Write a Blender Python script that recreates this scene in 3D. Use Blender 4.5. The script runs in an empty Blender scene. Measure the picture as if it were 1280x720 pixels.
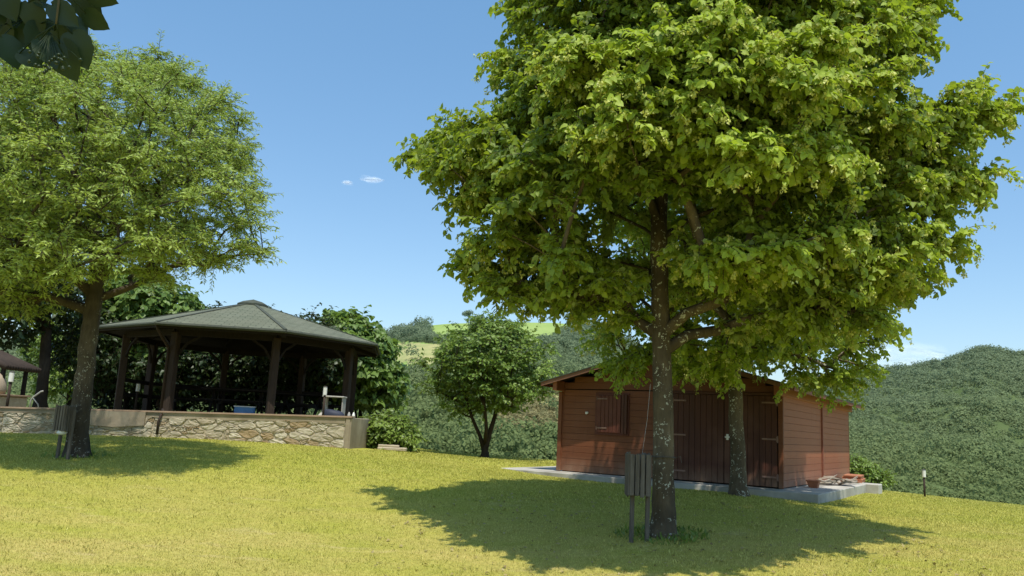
import bpy, math, random
import numpy as np
from mathutils import Vector, Matrix
from mathutils import noise as mnoise
rng = np.random.RandomState(7)
random.seed(7)
sc = bpy.context.scene
col = sc.collection
R = math.radians

# ------------------------------------------------------------------ camera model
F_PX, ROLL, HOR = 1000.0, 0.05, 532.0
PITCH = math.atan((HOR - 360) / F_PX)
EYE = 1.6
def ray(x, y):
    dx, dy = x - 640, y - 360
    c, s = math.cos(ROLL), math.sin(ROLL)
    u, v = (dx * c + dy * s) / F_PX, -(-dx * s + dy * c) / F_PX
    cp, sp = math.cos(PITCH), math.sin(PITCH)
    fy = cp - v * sp
    return u / fy, (sp + v * cp) / fy
def P(x, y, Y):
    u, w = ray(x, y)
    return np.array([u * Y, Y, EYE + w * Y])
def proj(p):
    p = np.asarray(p, float)
    cp, sp = math.cos(PITCH), math.sin(PITCH)
    X, Y, Z = p[..., 0], p[..., 1], p[..., 2] - EYE
    z = Y * cp + Z * sp
    xd, yd = X / z * F_PX, -(-Y * sp + Z * cp) / z * F_PX
    c, s = math.cos(ROLL), math.sin(ROLL)
    return 640 + xd * c - yd * s, 360 + xd * s + yd * c

# ------------------------------------------------------------------ mesh helpers
class MB:
    """collects vertices and faces of ONE mesh"""
    def __init__(self): self.v, self.f, self.s = [], [], []
    def add(self, vs, fs, slot=0):
        o = len(self.v)
        self.v.extend([tuple(map(float, p)) for p in vs])
        for f in fs:
            self.f.append(tuple(o + i for i in f)); self.s.append(slot)
    def box(self, c, size, rz=0.0, rot=None, slot=0, bev=0.0):
        sx, sy, sz = size[0] / 2, size[1] / 2, size[2] / 2
        b = min(bev, sx * .45, sy * .45, sz * .45)
        M = rot if rot is not None else Matrix.Rotation(rz, 3, 'Z')
        pts, idx = [], {}
        def vid(k, p):
            if k not in idx:
                idx[k] = len(pts); pts.append(p)
            return idx[k]
        faces = []
        if b <= 0:
            for x in (-1, 1):
                for y in (-1, 1):
                    for z in (-1, 1): vid((x, y, z), (x * sx, y * sy, z * sz))
            g = lambda *k: idx[k]
            faces = [(g(-1,-1,-1), g(-1,1,-1), g(1,1,-1), g(1,-1,-1)), (g(-1,-1,1), g(1,-1,1), g(1,1,1), g(-1,1,1)),
                     (g(-1,-1,-1), g(1,-1,-1), g(1,-1,1), g(-1,-1,1)), (g(1,-1,-1), g(1,1,-1), g(1,1,1), g(1,-1,1)),
                     (g(1,1,-1), g(-1,1,-1), g(-1,1,1), g(1,1,1)), (g(-1,1,-1), g(-1,-1,-1), g(-1,-1,1), g(-1,1,1))]
        else:
            S = (sx, sy, sz)
            def pt(sg, ax):
                return vid((sg, ax), tuple(sg[i] * (S[i] if i == ax else S[i] - b) for i in range(3)))
            sgs = [(x, y, z) for x in (-1, 1) for y in (-1, 1) for z in (-1, 1)]
            for ax in range(3):
                a1, a2 = (ax + 1) % 3, (ax + 2) % 3
                for s in (-1, 1):
                    q = []
                    for i, j in ((-1, -1), (1, -1), (1, 1), (-1, 1)):
                        sg = [0, 0, 0]; sg[ax] = s; sg[a1] = i; sg[a2] = j
                        q.append(pt(tuple(sg), ax))
                    faces.append(tuple(q if s > 0 else q[::-1]))
            for ax in range(3):
                a1, a2 = (ax + 1) % 3, (ax + 2) % 3
                for i in (-1, 1):
                    for j in (-1, 1):
                        A = [0, 0, 0]; A[ax] = -1; A[a1] = i; A[a2] = j
                        B = list(A); B[ax] = 1
                        A, B = tuple(A), tuple(B)
                        q = (pt(A, a1), pt(B, a1), pt(B, a2), pt(A, a2))
                        faces.append(q if i * j > 0 else q[::-1])
            for sg in sgs:
                t = (pt(sg, 0), pt(sg, 1), pt(sg, 2))
                faces.append(t if sg[0] * sg[1] * sg[2] > 0 else t[::-1])
        c = Vector(c)
        self.add([c + M @ Vector(p) for p in pts], faces, slot)
    def beam(self, a, b, w, h, slot=0, bev=0.0, up=(0, 0, 1)):
        a, b = Vector(a), Vector(b)
        x = (b - a); L = x.length; x.normalize()
        u = Vector(up)
        if abs(x.dot(u)) > .98: u = Vector((0, 1, 0))
        y = u.cross(x).normalized(); z = x.cross(y)
        M = Matrix((x, y, z)).transposed()
        self.box((a + b) / 2, (L, w, h), rot=M, slot=slot, bev=bev)
    def tube(self, pts, rad, k=8, slot=0, cap=True, jit=0.0, rg=None):
        pts = np.asarray(pts, float); n = len(pts)
        rad = np.full(n, rad) if np.isscalar(rad) else np.asarray(rad, float)
        T = np.gradient(pts, axis=0)
        T /= np.linalg.norm(T, axis=1)[:, None] + 1e-9
        ref = np.array([1., 0, 0]) if abs(T[0, 0]) < .9 else np.array([0, 1., 0])
        nv = ref - T[0] * ref.dot(T[0]); nv /= np.linalg.norm(nv)
        o = len(self.v)
        a = np.arange(k) * 2 * math.pi / k
        for i in range(n):
            nv = nv - T[i] * nv.dot(T[i]); nv /= np.linalg.norm(nv) + 1e-9
            bv = np.cross(T[i], nv)
            rr = rad[i] * (1 + (jit * (rg.rand(k) - .5) if jit else 0))
            ring = pts[i] + np.outer(np.cos(a) * rr, nv) + np.outer(np.sin(a) * rr, bv)
            self.v.extend(map(tuple, ring))
        for i in range(n - 1):
            for j in range(k):
                j2 = (j + 1) % k
                self.f.append((o + i * k + j, o + i * k + j2, o + (i + 1) * k + j2, o + (i + 1) * k + j)); self.s.append(slot)
        if cap:
            self.f.append(tuple(o + j for j in range(k))[::-1]); self.s.append(slot)
            self.f.append(tuple(o + (n - 1) * k + j for j in range(k))); self.s.append(slot)
    def lathe(self, prof, c=(0, 0, 0), k=20, slot=0):
        o = len(self.v); n = len(prof)
        for r, z in prof:
            for j in range(k):
                a = 2 * math.pi * j / k
                self.v.append((c[0] + r * math.cos(a), c[1] + r * math.sin(a), c[2] + z))
        for i in range(n - 1):
            for j in range(k):
                j2 = (j + 1) % k
                self.f.append((o + i * k + j, o + i * k + j2, o + (i + 1) * k + j2, o + (i + 1) * k + j)); self.s.append(slot)
        self.f.append(tuple(o + j for j in range(k))[::-1]); self.s.append(slot)
        self.f.append(tuple(o + (n - 1) * k + j for j in range(k))); self.s.append(slot)
    def build(self, name, mats, parent=None, smooth=False):
        me = bpy.data.meshes.new(name)
        me.from_pydata(self.v, [], self.f)
        mats = mats if isinstance(mats, (list, tuple)) else [mats]
        for m in mats: me.materials.append(m)
        if len(mats) > 1: me.polygons.foreach_set('material_index', self.s)
        if smooth: me.polygons.foreach_set('use_smooth', [True] * len(self.f))
        me.update()
        o = bpy.data.objects.new(name, me); col.objects.link(o)
        if parent: o.parent = parent
        return o
    def shift(self, base):
        self.v = [(x - base[0], y - base[1], z - base[2]) for x, y, z in self.v]
        return self

def big(name, V, faces, mats, parent=None, slots=None, rnd=None, smooth=None):
    """fast mesh out of numpy arrays; faces is a list of (n,k) index arrays"""
    me = bpy.data.meshes.new(name)
    V = np.ascontiguousarray(V, np.float32)
    me.vertices.add(len(V)); me.vertices.foreach_set('co', V.ravel())
    li = np.concatenate([f.ravel() for f in faces]).astype(np.int32)
    tot = np.concatenate([np.full(len(f), f.shape[1]) for f in faces])
    st = np.concatenate([[0], np.cumsum(tot)[:-1]]).astype(np.int32)
    me.loops.add(len(li)); me.loops.foreach_set('vertex_index', li)
    me.polygons.add(len(tot)); me.polygons.foreach_set('loop_start', st)
    mats = mats if isinstance(mats, (list, tuple)) else [mats]
    for m in mats: me.materials.append(m)
    if slots is not None:
        me.polygons.foreach_set('material_index', np.concatenate([np.full(len(f), s) for f, s in zip(faces, slots)]).astype(np.int32))
    if smooth is not None:
        me.polygons.foreach_set('use_smooth', np.concatenate([np.full(len(f), s) for f, s in zip(faces, smooth)]).astype(bool))
    me.update(calc_edges=True)
    if rnd is not None:
        a = me.attributes.new('rnd', 'FLOAT', 'POINT'); a.data.foreach_set('value', np.ascontiguousarray(rnd, np.float32))
    o = bpy.data.objects.new(name, me); col.objects.link(o)
    if parent: o.parent = parent
    return o

def tag(o, label=None, cat=None, group=None, kind=None):
    if label: o['label'] = label
    if cat: o['category'] = cat
    if group: o['group'] = group
    if kind: o['kind'] = kind
    return o
def empty(name, loc, label, cat, group=None, rz=0.0):
    o = bpy.data.objects.new(name, None); col.objects.link(o)
    o.location = loc; o.rotation_euler = (0, 0, rz); o.empty_display_size = .2
    return tag(o, label, cat, group)
def copy_tree(o, parent=None):
    c = o.copy(); col.objects.link(c); c.parent = parent
    for ch in [x for x in bpy.data.objects if x.parent == o]: copy_tree(ch, c)
    return c

# ------------------------------------------------------------------ materials
def newmat(name):
    m = bpy.data.materials.new(name); m.use_nodes = True
    nt = m.node_tree; nt.nodes.clear()
    return m, nt
class G:
    """tiny node-graph writer"""
    def __init__(s, nt): s.nt = nt
    def n(s, t, inp=None, **kw):
        nd = s.nt.nodes.new(t)
        for k, v in kw.items(): setattr(nd, k, v)
        for k, v in (inp or {}).items():
            if isinstance(v, bpy.types.NodeSocket): s.nt.links.new(v, nd.inputs[k])
            else: nd.inputs[k].default_value = v
        return nd
    def noise(s, vec, scale, detail=4, rough=.6, out='Fac'):
        return s.n('ShaderNodeTexNoise', {'Vector': vec, 'Scale': scale, 'Detail': detail, 'Roughness': rough}).outputs[out]
    def mapr(s, v, a, b, c=0., d=1.):
        return s.n('ShaderNodeMapRange', {'Value': v, 'From Min': a, 'From Max': b, 'To Min': c, 'To Max': d}).outputs['Result']
    def mix(s, f, a, b, mode='MIX'):
        nd = s.n('ShaderNodeMix', data_type='RGBA', blend_type=mode)
        for k, v in ((0, f), (6, a), (7, b)):
            if isinstance(v, bpy.types.NodeSocket): s.nt.links.new(v, nd.inputs[k])
            elif k: nd.inputs[k].default_value = (*v, 1) if len(v) == 3 else v
            else: nd.inputs[k].default_value = v
        return nd.outputs[2]
    def math(s, op, a, b=0.):
        return s.n('ShaderNodeMath', {0: a, 1: b}, operation=op).outputs[0]
    def scale(s, vec, xyz):
        return s.n('ShaderNodeVectorMath', {0: vec, 1: xyz}, operation='MULTIPLY').outputs[0]
    def obj(s): return s.n('ShaderNodeTexCoord').outputs['Object']
    def pos(s): return s.n('ShaderNodeNewGeometry').outputs['Position']
    def bump(s, h, st, dist=.02):
        return s.n('ShaderNodeBump', {'Height': h, 'Strength': st, 'Distance': dist}).outputs[0]
    def pbr(s, color, rough=.7, normal=None, spec=.3, metal=0.0):
        i = {'Base Color': color if isinstance(color, bpy.types.NodeSocket) else (*color, 1), 'Roughness': rough, 'Specular IOR Level': spec, 'Metallic': metal}
        if normal is not None: i['Normal'] = normal
        return s.n('ShaderNodeBsdfPrincipled', i).outputs[0]
    def out(s, sh): s.n('ShaderNodeOutputMaterial', {'Surface': sh})

def m_noise(name, c1, c2, scale=4., rough=.8, bump=.3, bscale=None, stretch=(1, 1, 1), spec=.25, c3=None, dist=.01):
    m, nt = newmat(name); g = G(nt); v = g.scale(g.obj(), stretch)
    f = g.mapr(g.noise(v, scale, 6), .3, .7)
    c = g.mix(f, c1, c2)
    if c3 is not None: c = g.mix(g.mapr(g.noise(v, scale * .31, 4), .5, .68), c, c3)
    b = g.bump(g.noise(v, bscale or scale * 4, 6), bump, dist)
    g.out(g.pbr(c, rough, b, spec)); return m

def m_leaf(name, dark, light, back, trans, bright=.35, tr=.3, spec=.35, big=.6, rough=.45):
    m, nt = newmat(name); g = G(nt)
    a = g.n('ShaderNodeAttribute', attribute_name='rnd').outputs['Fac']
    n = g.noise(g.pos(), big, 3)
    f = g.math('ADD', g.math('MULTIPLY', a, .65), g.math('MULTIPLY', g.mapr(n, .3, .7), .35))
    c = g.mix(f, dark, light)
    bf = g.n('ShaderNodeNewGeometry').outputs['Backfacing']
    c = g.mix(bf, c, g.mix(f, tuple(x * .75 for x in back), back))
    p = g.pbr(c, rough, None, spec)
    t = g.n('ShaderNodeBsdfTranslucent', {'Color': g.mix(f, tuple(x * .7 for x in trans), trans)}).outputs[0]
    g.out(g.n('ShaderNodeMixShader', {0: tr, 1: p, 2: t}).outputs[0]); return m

def m_bark(name, c1, c2, lich=None, amt=.62, vs=(6, 6, 1.6)):
    m, nt = newmat(name); g = G(nt); o = g.pos(); v = g.scale(o, vs)
    n = g.noise(v, 3., 8, .7)
    c = g.mix(g.mapr(n, .3, .7), c1, c2)
    c = g.mix(g.mapr(g.noise(o, 1.3, 3), .35, .7), c, tuple(x * .6 for x in c2))
    if lich:
        w = g.n('ShaderNodeTexVoronoi', {'Vector': g.n('ShaderNodeVectorMath', {0: o, 1: g.noise(o, 9, 3, out='Color')}, operation='ADD').outputs[0], 'Scale': 4.6}).outputs['Distance']
        k = g.math('MULTIPLY', g.mapr(w, .27, .2), g.mapr(g.noise(o, 2.2, 3), amt - .12, amt - .06))
        c = g.mix(k, c, lich)
    g.out(g.pbr(c, .9, g.bump(n, .9, .03), .15)); return m

MAT = {}
MAT['lime_leaf'] = m_leaf('lime_leaf', (.032, .078, .011), (.40, .49, .05), (.36, .44, .15), (.46, .60, .03), tr=.36, rough=.58)
MAT['blossom'] = m_leaf('blossom', (.50, .53, .10), (.76, .76, .25), (.68, .68, .22), (.62, .64, .1), tr=.4)
MAT['ash_leaf'] = m_leaf('ash_leaf', (.12, .22, .035), (.43, .52, .11), (.42, .50, .18), (.46, .58, .07), tr=.34, rough=.55)
MAT['fig_leaf'] = m_leaf('fig_leaf', (.05, .105, .02), (.22, .32, .07), (.2, .28, .12), (.22, .34, .04), tr=.33)
MAT['bush_leaf'] = m_leaf('bush_leaf', (.085, .15, .02), (.23, .31, .05), (.18, .25, .08), (.24, .34, .04), tr=.3)
MAT['small_leaf'] = m_leaf('small_leaf', (.07, .14, .02), (.27, .37, .07), (.22, .30, .1), (.28, .40, .05), tr=.34)
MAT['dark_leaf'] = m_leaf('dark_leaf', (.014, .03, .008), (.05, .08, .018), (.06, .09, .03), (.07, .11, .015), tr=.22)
MAT['near_leaf'] = m_leaf('near_leaf', (.016, .032, .010), (.036, .06, .017), (.034, .055, .018), (.07, .13, .02), tr=.16, big=9)
MAT['bark_lime'] = m_bark('bark_lime', (.21, .165, .105), (.09, .07, .046), (.45, .45, .36), .50)
MAT['bark_ash'] = m_bark('bark_ash', (.14, .115, .082), (.06, .048, .035), (.3, .29, .24), .6)
MAT['bark_dark'] = m_bark('bark_dark', (.07, .052, .036), (.035, .026, .018))
MAT['twig'] = m_noise('twig', (.07, .06, .035), (.12, .1, .05), 8)

def m_planks(name, c1, c2, axis):
    m, nt = newmat(name); g = G(nt); o = g.obj()
    st = (1.2, 1.2, 26) if axis == 'h' else (26, 26, 1.2)
    n = g.noise(g.scale(o, st), 1.6, 7, .65)
    c = g.mix(g.mapr(n, .3, .72), c1, c2)
    rows = g.n('ShaderNodeTexWhiteNoise', {'W': g.math('FLOOR', g.math('MULTIPLY', g.n('ShaderNodeSeparateXYZ', {0: o}).outputs[2 if axis == 'h' else 0], 6.9 if axis == 'h' else 8.0))}, noise_dimensions='1D').outputs['Value']
    c = g.mix(g.mapr(rows, 0, 1, 0, .6), c, tuple(x * .62 for x in c1))
    c = g.mix(g.mapr(g.noise(o, .8, 4), .5, .8, 0, .4), c, (.25, .13, .09))
    zz = g.n('ShaderNodeSeparateXYZ', {0: o}).outputs[2]
    c = g.mix(g.math('MULTIPLY', g.mapr(zz, .38, .02), g.mapr(g.noise(g.scale(o, (2.2, 2.2, 1)), 2.4, 5), .3, .65, .15, .75)), c, (.27, .17, .11))
    c = g.mix(g.mapr(g.noise(g.scale(o, (9, 9, 1.1)), 1.0, 4), .55, .75, 0, .35), c, tuple(x * .5 for x in c2))
    g.out(g.pbr(c, .62, g.bump(n, .35, .006), .3)); return m
MAT['plank_h_lit'] = m_planks('plank_h_lit', (.35, .125, .06), (.27, .088, .042), 'h')  # side boards brightened in colour so their sunlit part stands out
MAT['plank_front_shaded'] = m_planks('plank_front_shaded', (.20, .068, .027), (.14, .042, .017), 'h')  # same boards darker and redder: the front's shade put into the colour
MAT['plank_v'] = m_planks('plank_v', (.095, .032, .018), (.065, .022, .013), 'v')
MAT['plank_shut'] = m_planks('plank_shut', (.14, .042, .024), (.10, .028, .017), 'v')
MAT['trim_red'] = m_noise('trim_red', (.24, .085, .05), (.17, .055, .032), 3, .6, .2, stretch=(3, 3, 3))
MAT['trim_light'] = m_noise('trim_light', (.24, .12, .075), (.18, .08, .05), 4, .6, .2)
MAT['dark_wood'] = m_noise('dark_wood', (.022, .015, .011), (.011, .008, .006), 3, .8, .5, stretch=(9, 9, 1.2))
MAT['post_wood'] = m_noise('post_wood', (.055, .036, .026), (.028, .019, .014), 3, .8, .5, stretch=(9, 9, 1.2))
MAT['grey_wood'] = m_noise('grey_wood', (.135, .115, .09), (.07, .058, .046), 4, .85, .6, stretch=(8, 8, 1.0), c3=(.16, .14, .115))
MAT['felt'] = m_noise('felt', (.05, .06, .045), (.08, .085, .065), 12, .9, .4)
MAT['iron'] = m_noise('iron', (.05, .045, .04), (.09, .075, .06), 12, .6, .2, spec=.5)
MAT['steel'] = m_noise('steel', (.42, .40, .37), (.3, .28, .25), 12, .5, .2, spec=.5)
MAT['hinge'] = m_noise('hinge', (.26, .15, .11), (.18, .10, .075), 12, .6, .2, spec=.4)
MAT['white'] = m_noise('white', (.78, .77, .73), (.66, .65, .6), 6, .5, .1)
MAT['concrete'] = m_noise('concrete', (.50, .47, .42), (.34, .32, .28), 2.2, .9, .5, c3=(.24, .225, .19), bscale=14)
MAT['render'] = m_noise('render', (.34, .28, .20), (.24, .19, .135), 2.2, .92, .5, c3=(.42, .35, .26), bscale=14)
MAT['mortar'] = m_noise('mortar', (.50, .43, .32), (.38, .31, .22), 5, .95, .8, bscale=22, dist=.02)
MAT['cap'] = m_noise('cap', (.36, .25, .17), (.26, .18, .12), 3, .85, .4)
MAT['terracotta'] = m_noise('terracotta', (.42, .17, .085), (.33, .13, .07), 8, .8, .2)
MAT['tile'] = m_noise('tile', (.06, .042, .033), (.035, .026, .021), 6, .85, .5)
MAT['oven'] = m_noise('oven', (.48, .38, .28), (.36, .28, .2), 2.5, .9, .4)
MAT['blue'] = m_noise('blue', (.14, .30, .58), (.10, .22, .45), 4, .5, .1)
MAT['navy'] = m_noise('navy', (.025, .03, .05), (.04, .045, .07), 5, .6, .4)
MAT['stick'] = m_noise('stick', (.36, .31, .25), (.22, .18, .14), 9, .9, .5)
MAT['gravel'] = m_noise('gravel', (.26, .22, .14), (.14, .15, .06), 3, .95, .6, bscale=30)

def m_stone():
    m, nt = newmat('stone'); g = G(nt)
    a = g.n('ShaderNodeAttribute', attribute_name='rnd').outputs['Fac']; o = g.pos()
    c = g.mix(a, (.42, .355, .255), (.60, .535, .42))
    c = g.mix(g.mapr(g.math('FRACT', g.math('MULTIPLY', a, 7.3)), .72, .78), c, (.36, .26, .15))
    n = g.noise(o, 9, 7, .65)
    c = g.mix(g.mapr(n, .40, .72, 0, .65), c, (.26, .20, .13))
    c = g.mix(g.mapr(g.noise(o, 1.7, 4), .45, .7, 0, .5), c, (.30, .28, .22))
    g.out(g.pbr(c, .92, g.bump(n, .7, .03), .15)); return m
MAT['stone'] = m_stone()

def m_shingle():
    m, nt = newmat('shingle'); g = G(nt)
    uv = g.n('ShaderNodeTexCoord').outputs['UV']
    br = g.n('ShaderNodeTexBrick', {'Vector': uv, 'Color1': (.12, .135, .09, 1), 'Color2': (.185, .195, .14, 1), 'Mortar': (.045, .052, .036, 1), 'Scale': 1.0,
             'Mortar Size': .016, 'Brick Width': .33, 'Row Height': .16, 'Bias': .1})
    c = g.mix(g.mapr(g.noise(g.pos(), 1.1, 5), .35, .7, 0, .6), br.outputs[0], (.17, .165, .115))
    c = g.mix(g.mapr(g.noise(g.pos(), 45, 3), .35, .65, 0, .6), c, (.075, .085, .058))
    g.out(g.pbr(c, .9, g.bump(br.outputs['Fac'], -.5, .01), .2)); return m
MAT['shingle'] = m_shingle()

def lawn_color(g, blades):
    o = g.pos()
    st = g.scale(o, (.35, 1.0, 1))
    n1 = g.mapr(g.noise(st, .55, 5, .6), .36, .66)
    n2 = g.mapr(g.noise(o, 2.6, 5, .65), .35, .68)
    n3 = g.mapr(g.noise(o, 14, 3, .6), .3, .7)
    c = g.mix(n1, (.315, .33, .045), (.40, .38, .07))
    c = g.mix(g.math('MULTIPLY', n2, .45), c, (.54, .44, .11))
    yy = g.n('ShaderNodeSeparateXYZ', {0: o}).outputs[1]
    dry = g.math('MULTIPLY', g.mapr(yy, 14.5, 8.0), g.mapr(g.noise(st, 1.1, 5, .65), .34, .58))
    c = g.mix(g.math('MULTIPLY', dry, .8), c, (.54, .40, .165))
    big_ = g.mapr(g.noise(g.scale(o, (.5, 1., 1.)), .22, 3, .5), .38, .62)
    c = g.mix(g.math('MULTIPLY', big_, .35), c, (.28, .31, .03))
    soil = g.math('MULTIPLY', g.mapr(g.noise(st, 1.9, 6, .7), .58, .72), g.mapr(yy, 15.0, 9.0, .25, .85))
    c = g.mix(soil, c, (.56, .43, .24))
    if blades:
        a = g.n('ShaderNodeAttribute', attribute_name='rnd').outputs['Fac']
        c = g.mix(g.mapr(g.math('POWER', a, 1.5), 0, 1, 0, .95), c, (.72, .66, .20))
        c = g.mix(g.mapr(g.math('FRACT', g.math('MULTIPLY', a, 13.7)), .5, 1, 0, .75), c, (.15, .165, .015))
    else:
        c = g.mix(g.mapr(n3, 0, 1, .1, .55), c, (.22, .22, .032))
    return c, n3, n2
def m_lawn():
    m, nt = newmat('lawn'); g = G(nt)
    c, n3, n2 = lawn_color(g, False)
    p = g.pos(); yy = g.n('ShaderNodeSeparateXYZ', {0: p}).outputs[1]
    c = g.mix(g.mapr(yy, 31, 36), c, (.10, .115, .035))
    g.out(g.pbr(c, .95, g.bump(g.noise(p, 30, 4), .8, .03), .1)); return m
def m_blade():
    m, nt = newmat('grass_blade'); g = G(nt)
    c, n3, n2 = lawn_color(g, True)
    p = g.pbr(c, .6, None, .2); t = g.n('ShaderNodeBsdfTranslucent', {'Color': c}).outputs[0]
    g.out(g.n('ShaderNodeMixShader', {0: .3, 1: p, 2: t}).outputs[0]); return m
MAT['lawn'] = m_lawn(); MAT['blade'] = m_blade()

def m_hill(name):
    m, nt = newmat(name); g = G(nt)
    a = g.n('ShaderNodeAttribute', attribute_name='rnd').outputs['Fac']; o = g.pos()
    base = g.mix(g.mapr(g.noise(o, .05, 5), .35, .65), (.07, .10, .035), (.09, .12, .045))  # ground between crowns coloured dark, standing in for forest shade
    green = g.mix(g.mapr(g.noise(o, .03, 5), .35, .65), (.22, .31, .085), (.28, .35, .115))
    dry = g.mix(g.mapr(g.noise(o, .12, 6), .35, .65), (.36, .33, .15), (.26, .28, .11))
    c = g.mix(g.mapr(a, .4, .6), base, green)
    c = g.mix(g.mapr(a, 1.4, 1.6), c, dry)
    g.out(g.pbr(c, .95, g.bump(g.noise(o, .8, 5), .5, .6), .1)); return m
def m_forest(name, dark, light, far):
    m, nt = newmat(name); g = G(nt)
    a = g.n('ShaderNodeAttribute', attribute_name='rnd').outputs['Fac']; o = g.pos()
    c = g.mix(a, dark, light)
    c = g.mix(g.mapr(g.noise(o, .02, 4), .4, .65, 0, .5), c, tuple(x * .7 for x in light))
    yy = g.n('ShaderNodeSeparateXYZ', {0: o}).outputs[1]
    c = g.mix(g.mapr(yy, 230, 460, .1, .7), c, far)  # aerial haze painted into the colour, paler and bluer with distance
    t = g.n('ShaderNodeBsdfTranslucent', {'Color': c}).outputs[0]
    g.out(g.n('ShaderNodeMixShader', {0: .45, 1: g.pbr(c, .85, None, .1), 2: t}).outputs[0]); return m
MAT['hill'] = m_hill('hill')
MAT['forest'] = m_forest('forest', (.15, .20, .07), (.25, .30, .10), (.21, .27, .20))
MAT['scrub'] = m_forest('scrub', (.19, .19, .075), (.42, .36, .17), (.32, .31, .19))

# ------------------------------------------------------------------ terrain
CTRL = np.array([(0, 0, 0), (-6, 0, 0), (6, 0, .1), (0, -8, 0), (-12, 2, 0.05), (14, 4, .1), (-4.7, 8, -.02), (.1, 9, .02), (5.7, 9, .26), (2.06, 10.5, .34), (-7.28, 14, .73),
                 (4.35, 15, .58), (-12.3, 20, .84), (-3.4, 19.5, .86), (-.6, 25, .58), (1.1, 20.2, .60), (.9, 18.7, .50), (3.0, 17.3, .47), (5.6, 15.2, .44), (6.5, 16, .42), (9.2, 20, .40), (14.5, 23, .05),
                 (11.2, 22, .26), (20, 25, -.25), (-20, 20, .8), (-12, 27, .9), (-6, 27, .8), (5, 26, .5), (-16, 12, .5), (16, 14, .25), (0, 15, .62), (-3, 15, .72)], float)
def tps(r2): return r2 * np.log(r2 + 1e-9) * .5
_n = len(CTRL)
_K = tps(((CTRL[:, None, :2] - CTRL[None, :, :2]) ** 2).sum(-1)) + np.eye(_n) * 2.0
_Pm = np.c_[np.ones(_n), CTRL[:, :2]]
_sol = np.linalg.solve(np.block([[_K, _Pm], [_Pm.T, np.zeros((3, 3))]]), np.r_[CTRL[:, 2], 0, 0, 0])
def gz(X, Y):
    X = np.asarray(X, float); Y = np.asarray(Y, float)
    Xc, Yc = np.clip(X, -22, 22), np.clip(Y, -9, 28)
    sh = Xc.shape
    q = np.stack([Xc.ravel(), Yc.ravel()], 1)
    z = tps(((q[:, None] - CTRL[None, :, :2]) ** 2).sum(-1)) @ _sol[:_n] + np.c_[np.ones(len(q)), q] @ _sol[_n:]
    z = z.reshape(sh)
    edge = 26.5 + np.clip(-X - 2, 0, 5) * 1.1
    d = np.clip(Y - edge, 0, None)
    z = z - np.where(d < 6, d * d * .022, .792 + (d - 6) * .264)
    return np.maximum(z, -22)
def g1(x, y): return float(gz(np.array([x]), np.array([y]))[0])

xs = np.r_[[-3000, -1200, -500, -220], np.linspace(-90, -26, 17), np.arange(-25, 25.1, .5), np.linspace(26, 90, 17), [220, 500, 1200, 3000]]
ys = np.r_[[-600, -120, -30], np.arange(-12, 34.1, .5), np.linspace(36, 70, 14), [100, 170, 400, 1200, 3500]]
GX, GY = np.meshgrid(xs, ys)
GZ = gz(GX, GY)
nx, ny = len(xs), len(ys)
I = np.arange(nx * ny).reshape(ny, nx)
Fq = np.stack([I[:-1, :-1], I[:-1, 1:], I[1:, 1:], I[1:, :-1]], -1).reshape(-1, 4)
lawn = big('lawn', np.stack([GX, GY, GZ], -1).reshape(-1, 3), [Fq], MAT['lawn'], smooth=[True])
tag(lawn, kind='structure')

# ------------------------------------------------------------------ hills
def interp_ridge(pts, Y1):
    uw = np.array([ray(*p) for p in pts])
    o = np.argsort(uw[:, 0])
    return lambda u: np.interp(u, uw[o, 0], uw[o, 1])
def in_poly(x, y, poly):
    x = np.asarray(x); y = np.asarray(y); r = np.zeros(x.shape, bool)
    n = len(poly)
    for i in range(n):
        x1, y1 = poly[i]; x2, y2 = poly[(i + 1) % n]
        if y1 == y2: continue
        c = ((y1 > y) != (y2 > y)) & (x < (x2 - x1) * (y - y1) / (y2 - y1) + x1)
        r ^= c
    return r
def vnoise(x, y, sc_, seed=0):
    """cheap smooth 2-D noise"""
    r = np.random.RandomState(seed); out = 0
    for k in range(5):
        a = r.rand() * 6.28; f = (1 + k * .7) * sc_; ph = r.rand() * 6.28
        out = out + np.sin((x * math.cos(a) + y * math.sin(a)) * f + ph) / (1 + k * .5)
    return out / 3
class Hill:
    def __init__(s, ridge, Y0, z0, Y1, u0, u1, seed, lump):
        s.r = interp_ridge(ridge, Y1); s.Y0, s.z0, s.Y1, s.u0, s.u1, s.seed, s.lump = Y0, z0, Y1, u0, u1, seed, lump
    def pt(s, u, t):
        Y = s.Y0 + (s.Y1 - s.Y0) * t
        zr = EYE + s.r(u) * s.Y1
        tt = np.clip(t, 0, 1)
        z = s.z0 + (zr - s.z0) * (.25 * tt + .75 * tt ** 1.15) - np.clip(t - 1, 0, 9) * 90
        X = u * Y
        z = z + vnoise(X, Y, .035, s.seed) * s.lump * np.sin(np.clip(t, 0, 1) * math.pi) 
        return np.stack([X, Y, z], -1)
GREEN = [[(536, 406), (560, 403), (590, 402), (590, 412), (575, 418), (545, 418)], [(596, 401), (640, 398), (700, 398), (712, 402), (700, 412), (690, 419), (650, 423), (610, 417)]]
DRY = [[(478, 428), (520, 428), (570, 432), (560, 446), (535, 458), (505, 456), (478, 448)]]
SCRUB = [(615, 520), (640, 500), (720, 486), (720, 546), (650, 548), (615, 540)]
def field_mask(p):
    x, y = proj(p)
    f = np.zeros(x.shape)
    for q in GREEN: f[in_poly(x, y, q)] = 1
    for q in DRY: f[in_poly(x, y, q)] = 2
    nx_ = vnoise(p[..., 0], p[..., 1], .8, 31); f[in_poly(x + 8 * nx_, y + 10 * nx_, SCRUB) & (f == 0)] = 3
    return f
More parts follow.
